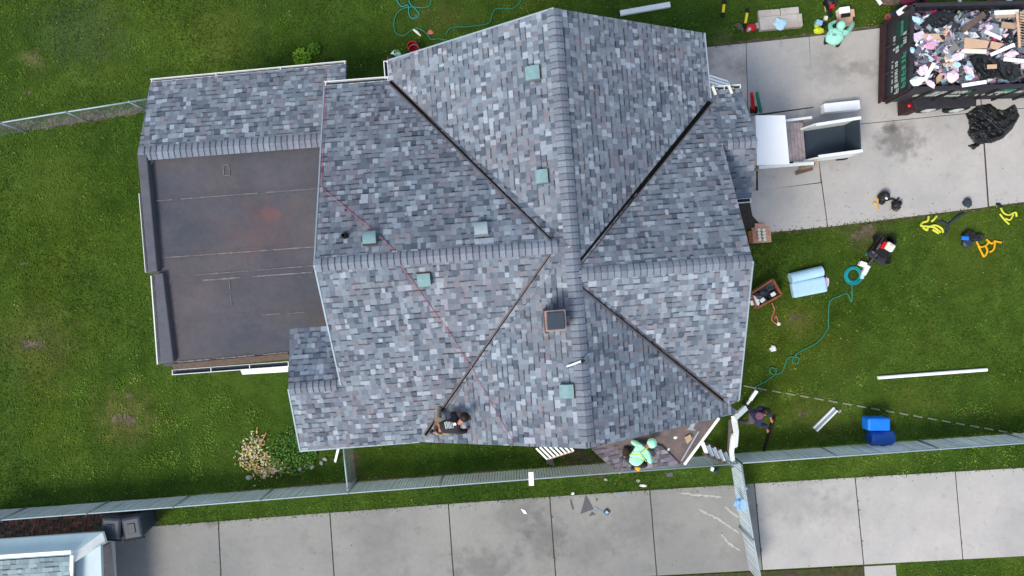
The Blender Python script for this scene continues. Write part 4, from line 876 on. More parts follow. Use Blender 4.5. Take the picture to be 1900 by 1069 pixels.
# wicker basket
bk = empty('wicker_basket', W(1895, 50, 2.1), 'wicker basket at the right end of the debris', 'basket')
mb = MB()
for k in range(13): mb.tube([W(1888, 24 + k * 5, 2.25), W(1893, 23 + k * 5, 2.42), W(1903, 25 + k * 5, 2.5), W(1930, 26 + k * 5, 2.45)], .024, 6)
mb.build('weave', 'wood_tan', bk); mb = MB(); mb.tube([W(1887, 24, 2.4), W(1890, 55, 2.42), W(1892, 88, 2.4)], .035, 6); mb.build('rim', 'card', bk)
# ------------------------------------------------ people
def chain_mesh(name, nodes, edges, m, parent, sub=1, root=0):
    """nodes: (Vector world, radius or (rx, ry)); skin modifier surface"""
    me = bpy.data.meshes.new(name); org = ORG[parent.name]
    me.from_pydata([tuple(n[0] - org) for n in nodes], edges, []); me.materials.append(M[m])
    o = bpy.data.objects.new(name, me); COL.objects.link(o); o.parent = parent; ORG[o.name] = org
    sk = o.modifiers.new('Skin', 'SKIN'); sk.use_smooth_shade = True
    if not me.skin_vertices: 
        bpy.context.view_layer.objects.active = o
    lay = me.skin_vertices[0] if me.skin_vertices else None
    if lay is not None:
        for i, n in enumerate(nodes):
            r = n[1] if isinstance(n[1], tuple) else (n[1], n[1]); lay.data[i].radius = r; lay.data[i].use_root = (i == root)
    s = o.modifiers.new('Sub', 'SUBSURF'); s.levels = sub; s.render_levels = sub
    return o
def mid(a, b, t=.5): return a.lerp(b, t)
def person(J, label, shirt, trousers, shoe='shoe', hood=False, glove=None, group=None, hair='hair'):
    """J: joints pelvis chest neck head shL shR elL elR haL haR hipL hipR knL knR anL anR toL toR (world)"""
    zb = min(J[k].z for k in J); r = empty('person', Vector((J['pelvis'].x, J['pelvis'].y, zb)), label, 'person', group)
    face = (J['head'] - J['neck']).normalized(); fwd = J.get('look', Vector((1, 0, 0))).normalized(); side = face.cross(fwd).normalized()
    # body
    N = [(J['pelvis'], (.06, .05)), (mid(J['pelvis'], J['chest']), (.07, .05)), (J['chest'], (.08, .06)), (J['neck'], .055), (mid(J['neck'], J['head'], .45), .075), (J['head'], (.085, .095)), (J['head'] + face * .07, .06), (J['head'] + fwd * .105 - face * .01, .016)]
    E = [(0, 1), (1, 2), (2, 3), (3, 4), (4, 5), (5, 6), (5, 7)]
    for s in 'LR':
        i = len(N); sg = 1 if s == 'L' else -1
        N += [(J['sh' + s], .06), (J['el' + s], .042), (J['ha' + s], .028)]; E += [(2, i), (i, i + 1), (i + 1, i + 2)]
        d = (J['ha' + s] - J['el' + s]).normalized(); sd_ = d.cross(Vector((0, 0, 1))); sd_ = sd_.normalized() if sd_.length > .1 else Vector((0, 1, 0))
        palm = J['ha' + s] + d * .05; N.append((palm, (.036, .02))); pi = len(N) - 1; E.append((i + 2, pi))
        for k in range(4):
            off = sd_ * (.027 - .018 * k); L = (.036, .042, .039, .03)[k]; a = palm + d * .03 + off; b = a + d * L - Vector((0, 0, .008)); c = b + d * .024 - Vector((0, 0, .018))
            j = len(N); N += [(a, .009), (b, .008), (c, .007)]; E += [(pi, j), (j, j + 1), (j + 1, j + 2)]
        j = len(N); t0 = palm - d * .015 + sd_ * .035 * sg; N += [(t0, .011), (t0 + d * .03 + sd_ * .02 * sg, .009)]; E += [(pi, j), (j, j + 1)]
    for s in 'LR':
        i = len(N); N += [(J['hip' + s], .045), (J['kn' + s], .038), (J['an' + s], .028), (J['to' + s], .03)]; E += [(0, i), (i, i + 1), (i + 1, i + 2), (i + 2, i + 3)]
    for sg in (-1, 1):
        j = len(N); N.append((J['head'] + side * .088 * sg, .014)); E.append((5, j))
    chain_mesh('body', N, E, 'skin', r)
    # shirt
    N = [(mid(J['pelvis'], J['chest'], -.1), (.175, .15)), (mid(J['pelvis'], J['chest'], .55), (.165, .14)), (J['chest'], (.175, .135)), (mid(J['chest'], J['neck'], .75), .085)]; E = [(0, 1), (1, 2), (2, 3)]
    for s in 'LR':
        i = len(N); N += [(J['sh' + s], .085), (J['el' + s], .066), (mid(J['el' + s], J['ha' + s], .8), .052)]; E += [(2, i), (i, i + 1), (i + 1, i + 2)]
    sh = chain_mesh('shirt', N, E, shirt, r, 2)
    # trousers
    N = [(J['pelvis'], (.16, .14))]; E = []
    for s in 'LR':
        i = len(N); N += [(J['hip' + s], .105), (J['kn' + s], .075), (mid(J['kn' + s], J['an' + s], .92), .055)]; E += [(0, i), (i, i + 1), (i + 1, i + 2)]
    chain_mesh('trousers', N, E, trousers, r, 2)
    for s in 'LR':
        chain_mesh('boot', [(J['an' + s], .052), (mid(J['an' + s], J['to' + s], .5), .055), (J['to' + s], .045)], [(0, 1), (1, 2)], shoe, r)
        if glove: chain_mesh('glove', [(J['ha' + s], .035), (J['ha' + s] + (J['ha' + s] - J['el' + s]).normalized() * .07, .045)], [(0, 1)], glove, r)
    mb = MB()
    hc = J['head'] + face * .03 - fwd * .02
    mb.blob(hc, .118 if not hood else .135, 5, 14, 10, .03); mb.build('hood' if hood else 'hair', shirt if hood else hair, r, smooth=True)
    for sg in (-1, 1):
        mb = MB(); mb.blob(J['head'] + fwd * .105 + side * .032 * sg + face * .01, .010, 2, 6, 5, 0); mb.build('eye', 'hair', r)
    return r, sh
V3 = Vector
# roofer on the roof near the south west valley
def R1(x, y, h): return MWp.hit(x, y, h)
def R1w(x, y, h): p = MWp.hit(x, y, h); return p
J = dict(pelvis=R1(820, 793, .42), chest=R1(842, 789, .48), neck=R1(853, 784, .47), head=R1(862, 775, .44), shL=R1(846, 775, .42), shR=R1(848, 799, .42), elL=R1(838, 768, .2), elR=R1(862, 801, .2), haL=R1(850, 768, .06), haR=R1(868, 796, .06),
         hipL=R1(814, 787, .36), hipR=R1(815, 800, .36), knL=R1(813, 766, .2), knR=R1(836, 803, .14), anL=R1(816, 752, .08), anR=R1(805, 803, .08), toL=R1(814, 745, .06), toR=R1(798, 802, .06), look=V3((1, .2, -.4)))
p1, sh1 = person(J, 'worker in a black shirt and beige trousers kneeling at the lower left valley', 'blackcloth', 'beige')
# logo on the back of the shirt
c = R1(838, 790, .64); n = MWp.n; lg = MB(); a = MWp.up.cross(n).normalized(); ex = V3((.98, -.18, 0)).normalized(); ey = n.cross(ex).normalized()
for k, (dx, dy, L, wd) in enumerate(((-.14, -.02, .17, .022), (-.105, 0, .17, .02), (-.07, 0, .16, .018), (-.04, .01, .17, .018), (-.005, .01, .15, .014), (.03, .02, .14, .012))):
    q = c + ex * dx + ey * dy; lg.bar(q - (ey * .9 + ex * -.35).normalized() * L / 2, q + (ey * .9 + ex * -.35).normalized() * L / 2, wd, .01, None)
lgo = lg.build('shirt_logo', 'signwhite', sh1)
mb = MB(); q = c + ex * .065 + ey * .05; mb.prism([q + ex * s1 * .035 + ey * s2 * .035 for s1, s2 in ((-1, -1), (1, -.6), (1, .3), (.1, 1.1), (-1, .5))], q.z - .005, q.z + .006); mb.build('logo_mark', 'brightwhite', sh1)
mb = MB(); q = c - ex * .16 - ey * .03; mb.bar(q - ey * .07 + ex * .04, q + ey * .07 - ex * .02, .016, .01); mb.build('logo_stripe', 'signgreen', sh1)
# worker on the porch roof
def Z(x, y, z): return W(x, y, z)
J = dict(pelvis=Z(1174, 852, 3.65), chest=Z(1190, 838, 3.85), neck=Z(1200, 829, 3.86), head=Z(1209, 823, 3.84), shL=Z(1184, 826, 3.8), shR=Z(1203, 845, 3.8), elL=Z(1172, 819, 3.6), elR=Z(1206, 858, 3.6), haL=Z(1188, 822, 3.5), haR=Z(1214, 846, 3.42),
         hipL=Z(1168, 846, 3.6), hipR=Z(1178, 860, 3.55), knL=Z(1160, 830, 3.55), knR=Z(1200, 862, 3.35), anL=Z(1158, 848, 3.3), anR=Z(1178, 868, 3.15), toL=Z(1153, 850, 3.27), toR=Z(1170, 870, 3.12), look=V3((.9, .3, -.5)))
p2, sh2 = person(J, 'worker in a bright mint hooded suit crouching on the porch roof', 'minthi', 'darktrs', hood=True)
mb = MB(); mb.blob(W(1181, 853, 3.74), (.2, .17, .16), 8, 12, 8, .06, None, .3); mb.build('jacket_back', 'minthi', p2, smooth=True)
mb = MB(); mb.tube(spline([W(1168, 844, 3.93), W(1186, 843, 3.99), W(1200, 832, 3.97)], 5), .014, 6); mb.tube(spline([W(1186, 843, 3.99), W(1199, 856, 3.88)], 4), .014, 6); mb.build('harness', 'yelgreen', p2)
mb = MB(); mb.lathe(W(1183, 868, 3.3), [(.08, 0), (.07, .08), (.03, .1)], 10); mb.build('tool_pouch', 'orange', p2)
# worker standing on the lawn at the south east corner
J = dict(pelvis=Z(1400, 772, .95), chest=Z(1409, 773, 1.2), neck=Z(1417, 769, 1.3), head=Z(1422, 764, 1.36), shL=Z(1409, 756, 1.22), shR=Z(1407, 789, 1.2), elL=Z(1424, 760, 1.0), elR=Z(1421, 789, .95), haL=Z(1431, 778, .88), haR=Z(1424, 798, .8),
         hipL=Z(1395, 763, .9), hipR=Z(1394, 782, .88), knL=Z(1386, 756, .5), knR=Z(1384, 783, .48), anL=Z(1376, 750, .09), anR=Z(1371, 782, .09), toL=Z(1384, 752, .05), toR=Z(1379, 785, .05), look=V3((1, -.1, -.6)))
p3, sh3 = person(J, 'worker in a navy shirt and orange gloves bending over at the south east corner', 'navy', 'greytrs', glove='glove')
mb = MB(); mb.blob(W(1410, 771, 1.38), (.12, .11, .02), 4, 9, 5, .35); mb.build('shirt_print', mat('dusty_rose', C(116, 76, 88), .9, .2, 14), sh3)
# worker in the mint hoodie by the drive
J = dict(pelvis=Z(1543, 74, .75), chest=Z(1553, 62, 1.05), neck=Z(1558, 55, 1.1), head=Z(1560, 48, 1.1), shL=Z(1542, 58, 1.02), shR=Z(1571, 61, 1.02), elL=Z(1540, 46, .75), elR=Z(1580, 50, .8), haL=Z(1553, 38, .5), haR=Z(1584, 42, .55),
         hipL=Z(1537, 72, .7), hipR=Z(1552, 78, .7), knL=Z(1534, 70, .48), knR=Z(1560, 72, .5), anL=Z(1532, 82, .1), anR=Z(1553, 88, .1), toL=Z(1530, 76, .05), toR=Z(1554, 80, .05), look=V3((.2, 1, -.6)))
p4, sh4 = person(J, 'worker in a pale mint hooded jacket bending at the drive edge near the trailer', 'mint', 'darktrs', hood=True)
mb = MB(); mb.blob(W(1549, 68, 1.0), (.30, .27, .2), 9, 12, 8, .07, None, .5); mb.build('jacket_back', 'mint', p4, smooth=True)
mb = MB()
for k in range(5): mb.bar(W(1545 + k * 1.6, 63, 1.235), W(1545.5 + k * 1.6, 67 - (k % 2), 1.235), .02, .01)
mb.build('back_print', 'teal_vent', p4)
# worker by the north west corner
J = dict(pelvis=Z(737, 115, .95), chest=Z(737, 108, 1.3), neck=Z(733, 107, 1.48), head=Z(727, 108, 1.6), shL=Z(733, 118, 1.4), shR=Z(739, 99, 1.42), elL=Z(727, 121, 1.1), elR=Z(733, 96, 1.2), haL=Z(719, 117, 1.0), haR=Z(724, 104, 1.1),
         hipL=Z(738, 122, .9), hipR=Z(740, 112, .9), knL=Z(740, 130, .5), knR=Z(745, 120, .5), anL=Z(745, 142, .09), anR=Z(750, 130, .09), toL=Z(738, 142, .05), toR=Z(742, 130, .05), look=V3((-1, .1, -.3)))
person(J, 'worker with dark hair in a pale mint shirt at the upper left roof corner', 'mint', 'darktrs')
# ------------------------------------------------ cord over the roof
mb = MB(); path = [W(606, 125, 2.85)]
def seg(a, b, pl, n=8, off=.03):
    for k in range(n + 1): path.append(pl.hit(*lerp(a, b, k / n), off + .01 * math.sin(k)))
seg((605, 130), (601, 156), ADp, 3); seg((600, 162), (594, 262), WNp, 6, .03) if False else None
seg((603, 165), (597, 345), WNp, 6); seg((600, 352), (690, 426), WNp, 8); seg((690, 426), (733, 466), WNp, 5); seg((738, 484), (830, 612), WSp, 8); seg((830, 612), (880, 690), WSp, 6); seg((884, 700), (955, 824), MWp, 8)
mb.tube(path, .0065, 5); mb.build('cord', 'pinkcord', label='thin pink cord running across the left roof slopes down to the lower eave', cat='cord')
# caulking gun like tool near the ridge
tl = empty('utility_knife', MWp.hit(1073, 669, .03), 'white handled tool lying across the lower main ridge', 'tool')
mb = MB(); mb.tube([MWp.hit(1052, 680, .09), UV(1.37, uv_of(MWp.hit(1073, 669))[1], ZR + .12)], .02, 8); mb.build('handle', 'brightwhite', tl)
q = UV(1.37, uv_of(MWp.hit(1073, 669))[1], ZR + .12); mb = MB(); mb.tube([q, MEp.hit(1094, 656, .1)], .015, 8); mb.build('rod', 'galv', tl)
mb = MB(); mb.box(q + V3((.03, 0, .02)), (.09, .06, .06), .6); mb.build('trigger', 'rubber', tl)
# ------------------------------------------------ gutter pieces at the south east corner
mb = MB(); mb.bar(W(1361, 777, 4.7), W(1383, 757, 4.4), .13, .1); mb.build('gutter_end', 'white', label='short white gutter end jutting from the south east eave corner', cat='gutter')
mb = MB(); mb.bar(W(1392, 742, 1.9), W(1404, 725, 2.0), .10, .06); mb.bar(W(1386, 750, 1.9), W(1393, 741, 1.9), .06, .05); mb.build('gutter_strip', 'white', label='white gutter strip held up beside the worker in navy', cat='gutter')
ds = empty('downspout', W(1360, 815, 0), 'white bent downspout standing at the foot of the porch steps', 'downspout')
mb = MB(); mb.bar(W(1362, 778, 4.4), W(1366, 802, 3.3), .12, .09); mb.bar(W(1366, 802, 3.3), W(1364, 828, 2.2), .11, .09); mb.build('pipe', 'white', ds)
mb = MB(); mb.bar(W(1361, 806, 2.9), W(1357, 840, 1.9), .12, .08); mb.bar(W(1357, 838, 1.9), W(1360, 858, .9), .12, .08); mb.build('pipe', 'white', ds)
mb = MB(); mb.bar(W(1356, 780, 3.8), W(1353, 836, 1.6), .09, .07); mb.build('strut', 'flash', ds)
# ------------------------------------------------ small things on the lawns
def T(name, m, label, cat, fn, **k): mb = MB(); fn(mb); return mb.build(name, m, label=label, cat=cat, **k)
T('downspout_pipe', 'brightwhite', 'long white pipe lying on the right lawn', 'pipe', lambda b: b.tube([W(1629, 701, .06), W(1831, 686, .06)], .055, 10), smooth=False)
ge = empty('gutter_piece', W(1531, 780, 0), 'short white gutter trough lying on the lawn left of the blue barrel', 'gutter')
for s in (-4, 4):
    mb = MB(); mb.bar(W(1512 + s * .75, 797 + s * .7, .06), W(1550 + s * .75, 759 + s * .7, .06), .05, .08); mb.build('rim', 'white', ge)
mb = MB(); mb.bar(W(1512, 797, .03), W(1550, 759, .03), .12, .02); mb.build('trough', 'galv', ge)
br = empty('blue_barrel', W(1632, 797, 0), 'bright blue plastic barrel cut in two halves standing on the front lawn', 'barrel')
mb = MB(); pbox(mb, 1632, 788, 42, 24, 0, .25, .7); mb.build('lid', 'bluebarrel', br, bevel=.06)
mb = MB(); mb.tube([W(1612, 812, .3), W(1616, 812, .3), W(1652, 811, .3), W(1656, 811, .3)], [.2, .25, .25, .2], 18); mb.build('body', 'bluedark', br, smooth=False)
mb = MB(); mb.lathe(W(1637, 820, .32), [(.14, 0), (.14, .06), (.1, .08)], 14, sx=1.2); mb.build('opening', 'tarp', br)
mb = MB(); pbox(mb, 1632, 797, 36, 10, 0, .02, .3); mb.build('base', 'bluedark', br)
T('black_pole', 'rubber', 'black pole lying on the lawn beside the worker in navy', 'pole', lambda b: (b.tube([W(1417, 838, .05), W(1434, 784, .08)], .04, 8), b.bar(W(1428, 800, .1), W(1436, 776, .14), .09, .08)))
# edging strips
for k in range(21):
    t = k / 20; x = 1380 + t * 525; y = 716 + t * 92 ; L = 16 if k else 24
    mb = MB(); mb.bar(W(x, y, .02), W(x + L, y + L * .2, .02), .045, .03); mb.build('edging_strip', 'edging', label='pale edging strip in the broken line across the right lawn', cat='edging', group='broken line of pale edging strips across the right lawn')
T('flashing_piece', 'white', 'white gutter length lying on the grass above the main ridge', 'gutter', lambda b: b.bar(W(1151, 25, .07), W(1243, 9, .07), .16, .1))
# hoses
def hose(name, pts, m, r, label, z=.04, cat='hose'):
    return T(name, m, label, cat, lambda b: b.tube(spline([W(x, y, z + (q[0] if q else 0)) for x, y, *q in pts], 7), r, 6), smooth=True)
hose('hose', [(798, -12), (799, 8), (785, 14), (765, 13), (748, 16), (735, 28), (731, 48), (736, 62), (750, 66), (766, 55), (780, 54), (792, 63), (800, 73), (815, 72), (835, 76)], 'greenhose', .018, 'green hose looping on the grass above the red bucket')
hose('hose', [(828, 64), (834, 54), (848, 50), (862, 50), (905, 44), (913, 28), (920, 17), (935, 16), (950, 16), (962, 8), (970, -6)], 'greenhose', .018, 'green hose trailing up from the north eave left of the ridge')
hose('hose', [(736, 0), (745, 12), (757, 10), (759, 26), (764, 34), (774, 32), (777, 24), (760, 5), (762, -8)], 'teal', .014, 'thin teal hose end coiled at the top edge of the lawn')
hose('hose', [(1581, 528), (1580, 560), (1572, 545), (1556, 550), (1540, 560), (1537, 590), (1536, 610), (1520, 632), (1505, 642), (1480, 655), (1470, 670), (1478, 674), (1482, 664), (1462, 664), (1452, 688), (1436, 695), (1428, 688), (1432, 682), (1440, 686), (1438, 694), (1420, 708), (1400, 718)], 'greenhose', .02, 'green hose running from the coil down the right lawn')
cl = MB(); rr = random.Random(4)
for k in range(8):
    r = .19 + k * .014; c = W(1584 + rr.uniform(-1, 1), 511 + rr.uniform(-1, 1), .03 + (k % 3) * .025); cl.tube([c + V3((math.cos(t) * r, math.sin(t) * r, 0)) for t in [i * math.pi / 12 for i in range(25)]], .014, 5)
cl.build('hose_coil', 'teal', label='coiled teal hose beside the pressure machine', cat='hose')
hose('cord', [(1432, 562), (1437, 575), (1432, 590), (1436, 598), (1444, 600), (1440, 586), (1437, 592)], 'orangecord', .018, 'short orange cord lying below the rusty cart', cat='cord')
T('cord_plug', 'cream', 'white plug at the end of the orange cord', 'plug', lambda b: b.lathe(W(1444, 601, 0), [(.06, 0), (.06, .05), (.02, .07)], 12))
T('paper_cup', 'white', 'crumpled white cup on the lawn right of the house', 'cup', lambda b: b.blob(W(1434, 647, .05), (.11, .10, .06), 8, 10, 6, .25))
# light blue rolls
r_ = empty('wrapped_bundle', W(1500, 525, 0), 'light blue wrapped bundle in two rolls on the right lawn', 'bundle')
mb = MB(); mb.tube([W(1466, 517, .16), W(1525, 503, .16)], .17, 16); mb.build('roll', 'lightblue', r_)
mb = MB(); pbox(mb, 1503, 533, 64, 29, -11, .02, .28); mb.build('pack', 'lightblue', r_, bevel=.06)
T('wrapper', 'pinkbag', 'crumpled pink wrapper at the right end of the light blue bundle', 'wrapper', lambda b: b.blob(W(1534, 524, .05), (.07, .16, .05), 3, 8, 5, .3))
# engine driven machine
en = empty('pressure_machine', W(1637, 468, 0), 'black petrol engine machine with a white tank on the right lawn', 'machine')
mb = MB(); pbox(mb, 1636, 466, 42, 34, -52, .2, .3); mb.build('frame', 'blacksteel', en, bevel=.02)
mb = MB(); pbox(mb, 1641, 462, 28, 26, 30, .3, .5); mb.build('engine', 'rubber', en, bevel=.03)
mb = MB(); pbox(mb, 1653, 458, 17, 15, 32, .5, .66); tk = mb.build('tank', 'cream', en, bevel=.05)
mb = MB(); mb.lathe(W(1653, 457, .66), [(.045, 0), (.045, .03), (.03, .04)], 12); mb.build('tank_cap', 'white', tk)
mb = MB(); pbox(mb, 1641, 455, 7, 13, 32, .5, .62); mb.build('recoil_cover', 'red', en, bevel=.02)
for x, y in ((1621, 478), (1645, 482), (1655, 446), (1628, 446)):
    c = W(x, y, .16); mb = MB(); d = V3((.8, .6, 0)) * .04; mb.tube([c - d, c + d], .16, 16); mb.build('wheel', 'rubber', en)
mb = MB(); mb.tube([W(1625, 450, .5), W(1636, 436, .85), W(1640, 440, .85), W(1630, 455, .5)], .018, 6); mb.tube([W(1612, 490, .1), W(1628, 470, .35)], .05, 8); mb.build('handle', 'blacksteel', en)
mb = MB(); mb.tube([W(1627, 463, .5), W(1634, 453, .55)], .03, 8); mb.tube([W(1618, 466, .4), W(1623, 470, .4)], .03, 8); mb.build('pump', 'flash', en)
for k, (x, y, w_, h_, a, lb) in enumerate(((1603, 490, 13, 9, 20, 'short white jug beside the hose coil'), (1608, 501, 9, 20, 28, 'white folded cloth between the coil and the machine'), (1601, 513, 7, 9, 15, 'small light blue jug touching the hose coil'))):
    mb = MB(); pbox(mb, x, y, w_, h_, a, .02, .2 - k * .03); mb.build('jug', ('brightwhite', 'white', 'lightblue')[k], label=lb, cat='container', bevel=.03)
T('hose_fitting', 'teal', 'small teal hose fitting beside the pressure machine', 'hose', lambda b: b.tube(spline([W(1607, 474, .05), W(1612, 468, .1), W(1616, 476, .08)], 4), .03, 6))
# rusty cart
ct = empty('garden_cart', W(1418, 545, 0), 'rusty wooden rimmed cart full of dark shingle scraps beside the east eave', 'cart')
Q = [(1392, 545), (1432, 519), (1448, 547), (1402, 572)]
for k in range(4):
    mb = MB(); mb.bar(W(*Q[k], .5), W(*Q[(k + 1) % 4], .5), .06, .22); mb.build('side_board', 'rust', ct)
mb = MB(); mb.prism(PP(Q, .42), .3, .4); mb.build('tray', 'blacksteel', ct)
for q in ((1400, 560), (1440, 545)):
    c = W(*q, .15); mb = MB(); mb.tube([c, c + V3((.03, .07, 0))], .15, 14); mb.build('wheel', 'rubber', ct)
rr = random.Random(9); mb = MB()
for k in range(40):
    t, s = rr.uniform(.1, .9), rr.uniform(.12, .88); a = lerp(lerp(Q[0], Q[1], t), lerp(Q[3], Q[2], t), s)
    pbox(mb, a[0], a[1], rr.uniform(5, 13), rr.uniform(4, 8), rr.uniform(-50, 0), .4 + rr.uniform(0, .08), .47 + rr.uniform(.0, .1), rr.choice([C(58, 62, 74), C(74, 78, 88), C(44, 46, 56), C(88, 84, 86)]))
mb.build('scrap_load', 'debris', label='dark shingle scraps loaded in the rusty cart', cat='scrap', kind='stuff')
for k, (x, y, a) in enumerate(((1399, 553, 40), (1396, 562, 70), (1405, 563, 20), (1415, 557, -40), (1435, 546, -30), (1404, 558, 15))):
    mb = MB(); pbox(mb, x, y, 9, 7, a, .54, .58 + k * .002); mb.build('paper_scrap', 'white', label='white scrap on the load of the rusty cart', cat='scrap', group='white scraps on the rusty cart', bevel=.01)
# cardboard tray with pots
ty = empty('cardboard_tray', W(1412, 435, 0), 'pinkish cardboard tray with small cream pots beside the east eave', 'tray')
mb = MB(); pbox(mb, 1413, 436, 35, 29, -4, 0, .04); mb.build('base', mat('pink_card', C(196, 150, 128), .9, .1, 8), ty)
mb = MB(); pbox(mb, 1410, 422, 18, 14, 4, .04, .12); mb.build('flap', mat('pink_card', C(196, 150, 128)), ty)
for k in range(8):
    x = 1406 + (k % 2) * 9 + (k // 2) * .6; y = 427 + (k // 2) * 6; mb = MB(); mb.lathe(W(x, y, .04), [(.05, 0), (.06, .1), (.05, .13), (.03, .13)], 10); mb.build('pot', 'cream', label='small cream pot standing in the cardboard tray', cat='pot', group='cream pots in the cardboard tray')
T('brown_crate', 'rust', 'narrow rusty brown crate half under the east eave beside the cardboard tray', 'crate', lambda b: pbox(b, 1393, 440, 8, 22, -6, 0, .3))
# harnesses and bags
def strapset(name, pts_list, m, label, r=.035, cat='harness'):
    mb = MB()
    for pts in pts_list: mb.tube(spline([W(x, y, .05 + .03 * (i % 2)) for i, (x, y) in enumerate(pts)], 5), r, 6)
    return mb.build(name, m, label=label, cat=cat)
strapset('harness', [[(1723, 402), (1721, 410), (1712, 413), (1709, 419), (1720, 420), (1733, 422), (1745, 431)], [(1738, 401), (1732, 408), (1728, 411)], [(1712, 422), (1720, 427), (1722, 422), (1735, 418), (1747, 424), (1750, 432)], [(1730, 426), (1742, 433)]], 'yellow', 'yellow safety harness on the lawn edge below the drive, left of the two')
strapset('harness', [[(1857, 386), (1862, 395), (1872, 399), (1884, 394), (1886, 402)], [(1855, 397), (1864, 408), (1872, 416)], [(1865, 405), (1874, 408), (1880, 398)]], 'yellow', 'yellow safety harness on the lawn at the right edge of the photo', .028)
strapset('harness', [[(1812, 448), (1818, 458), (1830, 455), (1835, 448)], [(1815, 456), (1822, 470), (1826, 476), (1832, 466), (1828, 456)], [(1830, 444), (1840, 452), (1845, 448), (1858, 450)], [(1846, 446), (1844, 462), (1836, 468)]], 'orange', 'orange yellow safety harness lying beside the blue and black bag', .03)
strapset('strap_bundle', [[(1742, 410), (1752, 414), (1760, 416), (1775, 404), (1790, 395)], [(1754, 414), (1758, 428), (1752, 436)]], 'binplastic', 'dark straps trailing from the left yellow harness', .04, 'strap')
T('tool_bag', 'tarp', 'black and blue tool bag left of the orange harness', 'bag', lambda b: (b.blob(W(1796, 437, .12), (.2, .16, .14), 3, 10, 6, .25), b.blob(W(1813, 440, .1), (.22, .14, .1), 4, 9, 6, .25)))
T('bag_flap', 'bluebarrel', 'blue folded cloth lying on the black tool bag', 'cloth', lambda b: pbox(b, 1792, 442, 13, 7, 6, .2, .27), bevel=.02)
T('dark_case', 'binplastic', 'round dark case below the blue cloth', 'case', lambda b: b.lathe(W(1791, 451, 0), [(.15, 0), (.16, .12), (.1, .16)], 14))
T('tool_bag', 'tarp', 'larger black tool bag with handle on the drive', 'bag', lambda b: (b.blob(W(1640, 364, .16), (.19, .16, .16), 6, 10, 7, .15), b.blob(W(1637, 374, .1), (.11, .1, .1), 7, 8, 6, .2), b.tube(spline([W(1645, 372, .06), W(1655, 369, .08), W(1663, 372, .06), W(1668, 367, .05)], 4), .03, 6)))
T('tool_bag', 'tarp', 'smaller black tool bag right of the larger one on the drive', 'bag', lambda b: (b.blob(W(1662, 383, .14), (.14, .17, .13), 8, 10, 7, .15, None, .5), b.blob(W(1670, 377, .12), (.07, .08, .1), 9, 8, 6, .2)))
T('bag_clip', 'white', 'white clip on the larger black tool bag', 'clip', lambda b: pbox(b, 1645, 368, 5, 3, 30, .3, .33))
strapset('strap_bundle', [[(1626, 367), (1630, 370), (1628, 374)], [(1620, 380), (1623, 376), (1627, 381), (1630, 389)]], 'orange', 'small orange strap end at the left of the large tool bag', .02, 'strap')
T('tool_bag', 'binplastic', 'round dark grey pouch on the drive near its lower edge', 'bag', lambda b: b.blob(W(1795, 376, .1), (.14, .16, .11), 12, 10, 7, .18))
T('pipe_end', 'rubber', 'curved dark pipe end on the drive edge by the right harness', 'pipe', lambda b: b.tube(spline([W(1848, 379, .04), W(1854, 379, .05), W(1858, 384, .04)], 4), .04, 6))
# upper right corner things
for k, (a, b) in enumerate((((1344, 4), (1341, 28)), ((1387, 20), (1382, 48)))):
    lv = empty('spirit_level', W(a[0], a[1], 0), ('yellow level at the top edge of the lawn', 'yellow level lying above the red tool')[k], 'level')
    mb = MB(); mb.bar(W(*a, .04), W(*b, .04), .075, .05); mb.build('bar', 'levelyellow', lv)
    for q in (a, b): mb = MB(); mb.bar(W(q[0] - 1, q[1] - 4, .05), W(q[0] + 1, q[1] + 4, .05), .11, .06); mb.build('end_cap', 'rubber', lv)
rt = empty('circular_saw', W(1393, 52, 0), 'red power saw on the grass left of the concrete steps', 'saw')
mb = MB(); mb.blob(W(1394, 52, .12), (.18, .13, .11), 5, 12, 8, .1, None, .3); mb.build('housing', 'red', rt, smooth=True); mb = MB(); mb.lathe(W(1388, 57, .1), [(.05, 0), (.05, .14)], 10); mb.build('motor', 'signwhite', rt)
mb = MB(); pbox(mb, 1406, 47, 6, 11, -20, .03, .14); mb.build('handle', 'galv', rt, bevel=.02)
T('cable', 'flash', 'grey cable heap left of the red power saw', 'cable', lambda b: [b.tube(spline([W(1362 + i * 3, 48, .04), W(1370, 44 + i * 3, .09), W(1378, 52 + i, .06), W(1377, 60, .04)], 4), .018, 5) for i in range(4)])
sp = empty('concrete_steps', W(1448, 36, 0), 'two worn concrete slabs stacked on the grass above the drive', 'slabs')
mb = MB(); pbox(mb, 1428, 26, 40, 17, -4, 0, .14); mb.build('slab', 'concrete_dirty', sp, bevel=.02); mb = MB(); pbox(mb, 1466, 22, 34, 17, -5, 0, .15); mb.build('slab', 'concrete_dirty', sp, bevel=.02); mb = MB(); pbox(mb, 1450, 40, 79, 24, -5, 0, .2); mb.build('slab', 'concrete_dirty', sp, bevel=.02)
T('plastic_bag', 'lightblue', 'crumpled white plastic bag on the concrete slabs', 'bag', lambda b: b.blob(W(1448, 44, .27), (.2, .19, .07), 14, 12, 7, .22))
T('cutter_bag', 'yelgreen', 'yellow green bag on the drive edge left of the mint jacket', 'bag', lambda b: (b.blob(W(1519, 57, .1), (.17, .1, .1), 15, 10, 7, .15), b.blob(W(1515, 49, .08), (.07, .06, .07), 16, 8, 6, .15)))
T('white_tub', 'lightbluepl', 'small white and blue tub above the yellow green bag', 'tub', lambda b: pbox(b, 1521, 41, 12, 9, 18, 0, .2), bevel=.02)
T('tub_stand', 'tarp', 'dark pouch under the small tub beside the grass', 'pouch', lambda b: b.blob(W(1525, 46, .06), (.14, .09, .06), 17, 9, 6, .2))
